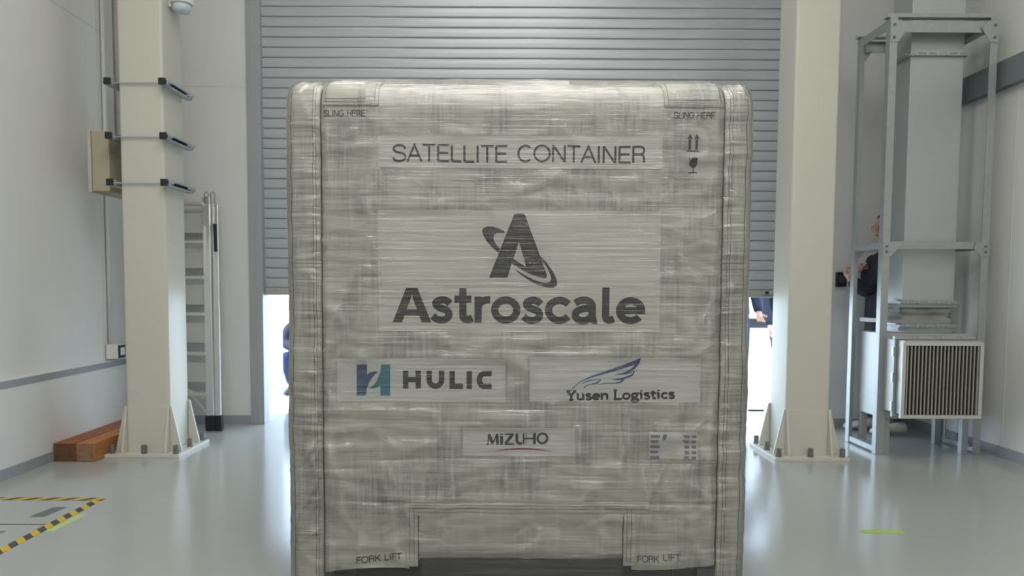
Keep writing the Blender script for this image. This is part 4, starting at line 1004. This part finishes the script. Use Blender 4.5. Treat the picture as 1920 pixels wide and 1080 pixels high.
def hand(mb, wrist, d, palm, side, curl=.5, scale=1.0):
    """wrist point, d direction of fingers, palm = direction the palm faces, side +1/-1 for the thumb side"""
    w = Vector(wrist); d = Vector(d).normalized(); n_ = Vector(palm).normalized(); x = d.cross(n_).normalized() * side; n_ = x.cross(d).normalized() * side
    n_ = Vector(palm) - d * Vector(palm).dot(d); n_.normalize(); S = scale
    pts = [w, w + d * .045 * S, w + d * .085 * S]
    v, f = skin_mesh([w - d * .02, w + d * .04 * S, w + d * .080 * S], [(0, 1), (1, 2)], [(.026 * S, .020 * S), (.036 * S, .016 * S), (.036 * S, .013 * S)]); mb.add(v, f)
    for k, (o_, L_) in enumerate(((.030, .070), (.010, .078), (-.010, .073), (-.029, .058))):
        p = w + d * .078 * S + x * o_ * S; chain = [p - d * .02 * S]; a = 0; q = p; chain.append(q)
        for seg in (.45, .30, .25):
            a += curl * .9; q = q + (d * math.cos(a) + n_ * math.sin(a)) * L_ * seg * S; chain.append(q)
        v, f = skin_mesh(chain, [(i, i + 1) for i in range(4)], [.009 * S, .0095 * S, .009 * S, .008 * S, .007 * S], 1); mb.add(v, f)
    p = w + d * .025 * S + x * .026 * S; t1_ = p + (x * .7 + d * .6 + n_ * .3).normalized() * .038 * S; t2_ = t1_ + (d * .8 + x * .2 + n_ * .55 * (1 + curl)).normalized() * .032 * S
    v, f = skin_mesh([p, t1_, t2_], [(0, 1), (1, 2)], [.013 * S, .0105 * S, .008 * S], 1); mb.add(v, f)
def shoe(mb, heel, yaw, L_=.27):
    R_ = Matrix.Rotation(yaw, 3, 'Z'); heel = Vector(heel); vs = []; fs = []; n_ = 12; secs = ((0, .030, .075), (.03, .038, .085), (.09, .040, .080), (.15, .046, .062), (.21, .048, .048), (.255, .036, .036), (L_, .014, .026))
    for (t_, w_, h_) in secs:
        for k in range(n_):
            a = 2 * math.pi * k / n_; yy = w_ * math.cos(a); zz = h_ * .5 + h_ * .5 * math.sin(a); zz = max(zz, .004)
            vs.append(tuple(R_ @ Vector((yy, -t_, zz)) + heel))
    for i in range(len(secs) - 1):
        for k in range(n_): fs.append((i * n_ + k, i * n_ + (k + 1) % n_, (i + 1) * n_ + (k + 1) % n_, (i + 1) * n_ + k))
    fs += [tuple(range(n_)), tuple((len(secs) - 1) * n_ + k for k in range(n_))]
    mb.add(vs, fs)
def person(label, J, yaw, head_yaw, top, legs, shoes, feet_yaw=None, glasses=False, hands=(None, None), hair=True, coat_len=0.0, head_tilt=0.0, cat='person'):
    """J: dict of joints: head, neck, chest, waist, pelvis, shL elL wrL, shR elR wrR, hipL knL anL, hipR knR anR"""
    V_ = {k: Vector(v) for k, v in J.items()}; crouch = V_['pelvis'].z < .6
    loc = ((V_['anL'].x + V_['anR'].x) / 2, (V_['anL'].y + V_['anR'].y) / 2, 0)
    t = thing('person', label, cat, loc)
    order = ['pelvis', 'waist', 'chest', 'neck', 'throat', 'shL', 'elL', 'wrL', 'shR', 'elR', 'wrR', 'hipL', 'knL', 'anL', 'hipR', 'knR', 'anR']
    V_['throat'] = V_['neck'] + (V_['head'] - V_['neck']) * .55
    ix = {k: i for i, k in enumerate(order)}
    E_ = [('pelvis', 'waist'), ('waist', 'chest'), ('chest', 'neck'), ('neck', 'throat'), ('chest', 'shL'), ('shL', 'elL'), ('elL', 'wrL'), ('chest', 'shR'), ('shR', 'elR'), ('elR', 'wrR'),
          ('pelvis', 'hipL'), ('hipL', 'knL'), ('knL', 'anL'), ('pelvis', 'hipR'), ('hipR', 'knR'), ('knR', 'anR')]
    r_ = dict(pelvis=(.15, .12), waist=(.145, .115), chest=(.16, .125), neck=.058, throat=.052, shL=.055, shR=.055, elL=.040, elR=.040, wrL=.026, wrR=.026, hipL=.08, hipR=.08, knL=.055, knR=.055, anL=.036, anR=.036)
    def mk(names, gr):
        sub = [n_ for n_ in order if n_ in names]; q = {n_: i for i, n_ in enumerate(sub)}
        es = [(q[a], q[b]) for a, b in E_ if a in q and b in q]
        rr = [tuple(c + gr for c in r_[n_]) if isinstance(r_[n_], tuple) else r_[n_] + gr for n_ in sub]
        return skin_mesh([V_[n_] for n_ in sub], es, rr)
    b = MB(); v, f = mk(order, -.012); b.add(v, f)
    hv, hf, R_ = head_mesh(V_['head'], head_yaw, head_tilt); b.add(hv, hf)
    for k, key in enumerate(('L', 'R')):
        h_ = hands[k]; w_ = V_['wr' + key]
        if h_: hand(b, w_, h_[0], h_[1], h_[2], h_[3])
        else: hand(b, w_, (w_ - V_['el' + key]), R_ @ Vector((0, -1, 0)) if k else R_ @ Vector((0, -1, .1)), 1 if k else -1, .35)
    bo = b.build('body', M['skin'], t, smooth=True)
    UPPER = [e for e in E_ if not (e[0].startswith(('hip', 'kn')) or e[1].startswith('hip') or e[1] == 'throat')]
    LOWER = [e for e in E_ if e[0].startswith(('hip', 'kn')) or e[1].startswith('hip')]
    def seg(p, e):
        a, c = V_[e[0]], V_[e[1]]; d = c - a; q = max(0, min(1, (p - a).dot(d) / max(d.dot(d), 1e-9))); return (p - a - d * q).length
    def cut(gr, keep):
        vs_, fs_ = mk(order, gr); out = []
        for f_ in fs_:
            c = sum((Vector(vs_[i]) for i in f_), Vector()) / len(f_)
            e = min(E_, key=lambda e: seg(c, e))
            if keep(e, c): out.append(f_)
        used = sorted({i for f_ in out for i in f_}); mp_ = {i: k for k, i in enumerate(used)}
        return MB().add([vs_[i] for i in used], [tuple(mp_[i] for i in f_) for f_ in out])
    cut(.024, lambda e, c: e in UPPER or (c.z > V_['pelvis'].z - .06 and not e[1].startswith('an'))and e in LOWER and not crouch).build('jacket', top, t, smooth=True)
    cut(.010, lambda e, c: e in LOWER or e[0] == 'pelvis').build('trousers', legs, t, smooth=True)
    for k, key in enumerate(('L', 'R')):
        fy = (feet_yaw or (yaw, yaw))[k]; an = V_['an' + key]; hd = Matrix.Rotation(fy, 3, 'Z') @ Vector((0, -1, 0))
        s_ = MB(); shoe(s_, (an.x - hd.x * .06, an.y - hd.y * .06, max(.002, an.z - .085)), fy); s_.build('shoe', shoes, t, smooth=True)
    if hair:
        v, f = hair_mesh(V_['head'], R_); MB().add(v, f).build('hair', M['hair'], t, smooth=True)
    # eyes
    ey = MB()
    for s in (-1, 1):
        c = V_['head'] + R_ @ Vector((s * .030, -.083, .006)); ey.tube([c - R_ @ Vector((.012, 0, 0)), c, c + R_ @ Vector((.012, 0, 0))], [.002, .0055, .002], 8)
    ey.build('eyes', M['hair'], bo)
    MB().tube([V_['head'] + R_ @ Vector((x_, -.0925 + abs(x_) * .25, -.055)) for x_ in (-.022, -.01, 0, .01, .022)], [.002, .005, .0055, .005, .002], 8).build('mouth', M['lips'], bo)
    if glasses:
        g_ = MB()
        for s in (-1, 1):
            c = V_['head'] + R_ @ Vector((s * .032, -.100, .002))
            g_.tube([c + R_ @ Vector((.024 * math.cos(a), 0, .018 * math.sin(a))) for a in np.linspace(0, 2 * math.pi, 17)], .002, 6, False)
            g_.tube([c + R_ @ Vector((s * .024, 0, .004)), V_['head'] + R_ @ Vector((s * .078, 0, .008))], .002, 6)
        g_.tube([V_['head'] + R_ @ Vector((-.01, -.102, .004)), V_['head'] + R_ @ Vector((.01, -.102, .004))], .002, 6)
        g_.build('glasses', M['glasses'], t)
    return t, V_, R_

# worker behind the duct frame, facing left, one hand on the frame's rear post
hl = rad(-90)
hx_, hy_ = 2.93, 5.60
t, V_, R_ = person('person in a navy jacket and glasses standing behind the steel frame, hand raised beside it', dict(
    head=(2.985, 5.60, 1.60), neck=(2.995, 5.60, 1.455), chest=(2.965, 5.60, 1.27), waist=(2.955, 5.60, 1.08), pelvis=(2.965, 5.60, .95),
    shL=(2.945, 5.44, 1.37), elL=(2.76, 5.46, 1.10), wrL=(2.655, 5.50, 1.205), shR=(2.955, 5.735, 1.37), elR=(2.930, 5.77, 1.12), wrR=(2.880, 5.70, 1.30),
    hipL=(2.965, 5.52, .87), knL=(3.040, 5.51, .50), anL=(3.080, 5.54, .10), hipR=(2.955, 5.67, .87), knR=(2.920, 5.70, .50), anR=(2.970, 5.745, .10)),
    hl, hl, M['navy'], M['trouser'], M['shoe'], glasses=True,
    hands=(((-.55, .0, .8), (.75, -.3, .4), -1, 1.25), ((-1, -.2, .1), (0, -.6, -.6), 1, 1.1)))
ru = MB()
vs = []; fs = []
for i, (zz, e) in enumerate(((.880, .0), (.895, .003), (.91, -.004))):
    for k in range(24):
        a = 2 * math.pi * k / 24; vs.append((2.965 + (.150 + e) * math.cos(a), 5.60 + (.185 + e) * math.sin(a), zz))
for i in range(2):
    for k in range(24): fs.append((i * 24 + k, i * 24 + (k + 1) % 24, (i + 1) * 24 + (k + 1) % 24, (i + 1) * 24 + k))
MB().add(vs, fs).build('shirt_hem', M['whitecloth'], t, smooth=True)

# crouching worker outside, at the left edge of the doorway
person('crouching person in navy jacket and jeans outside, left of the container', dict(
    head=(-2.135, 7.60, .93), neck=(-2.115, 7.66, .785), chest=(-2.12, 7.70, .66), waist=(-2.12, 7.73, .49), pelvis=(-2.11, 7.74, .36),
    shL=(-2.27, 7.64, .70), elL=(-2.275, 7.54, .52), wrL=(-2.10, 7.42, .50), shR=(-1.95, 7.64, .70), elR=(-1.93, 7.52, .52), wrR=(-2.02, 7.40, .48),
    hipL=(-2.20, 7.70, .34), knL=(-2.245, 7.42, .42), anL=(-2.225, 7.60, .09), hipR=(-2.02, 7.70, .34), knR=(-1.98, 7.40, .42), anR=(-1.99, 7.58, .09)),
    0, rad(25), M['navy2'], M['jeans'], M['boot'])
# standing workers outside at the right
person('standing person in dark blue jacket and jeans outside, just right of the container', dict(
    head=(2.34, 7.20, 1.62), neck=(2.34, 7.22, 1.47), chest=(2.34, 7.23, 1.29), waist=(2.34, 7.23, 1.10), pelvis=(2.34, 7.23, .96),
    shL=(2.51, 7.22, 1.40), elL=(2.53, 7.18, 1.08), wrL=(2.51, 7.02, .90), shR=(2.17, 7.22, 1.40), elR=(2.13, 7.20, 1.10), wrR=(2.16, 7.05, .90),
    hipL=(2.415, 7.22, .88), knL=(2.42, 7.18, .50), anL=(2.415, 7.22, .10), hipR=(2.26, 7.22, .88), knR=(2.25, 7.18, .50), anR=(2.24, 7.22, .10)),
    0, 0, M['navy2'], M['jeans'], M['shoe'])
person('standing person in dark clothes outside, half hidden by the plain column', dict(
    head=(3.00, 7.75, 1.60), neck=(3.00, 7.77, 1.45), chest=(3.00, 7.78, 1.27), waist=(3.00, 7.78, 1.08), pelvis=(3.00, 7.78, .94),
    shL=(3.17, 7.76, 1.38), elL=(3.22, 7.70, 1.08), wrL=(3.12, 7.52, .90), shR=(2.84, 7.76, 1.38), elR=(2.80, 7.70, 1.00), wrR=(2.84, 7.60, .74),
    hipL=(3.08, 7.77, .86), knL=(3.10, 7.72, .49), anL=(3.10, 7.76, .10), hipR=(2.93, 7.77, .86), knR=(2.97, 7.72, .49), anR=(3.00, 7.76, .10)),
    0, rad(20), M['navy'], M['trouser'], M['boot'])
# work table outside carrying a dark case
t = thing('work_table', 'pale folding work table outside the doorway', 'table', (3.0, 8.3, 0))
MB().box(2.62, 3.5, 8.05, 8.6, .66, .69).build('table_top', M['white_pl'], t, .004)
for x in (2.66, 3.46):
    for y in (8.09, 8.56): MB().tube([(x, y, 0.0), (x, y, .66)], .012, 10).build('leg', M['white_pl'], t)
t = thing('tool_case', 'dark grey case with a yellow catch on the table outside', 'case', (2.9, 8.25, .691))
MB().box(2.79, 3.10, 8.12, 8.38, .691, .80).build('shell', M['darkbox'], t, .01)
MB().box(2.89, 2.955, 8.108, 8.1195, .765, .80).build('catch', M['yellow'], t, .002)
tag(MB().box(2.30, 2.44, 6.62, 6.66, -.0035, .012).build('rubber_strip', M['rubber'], bev=.003), 'short dark rubber strip on the ground outside by the doorway', 'strip')
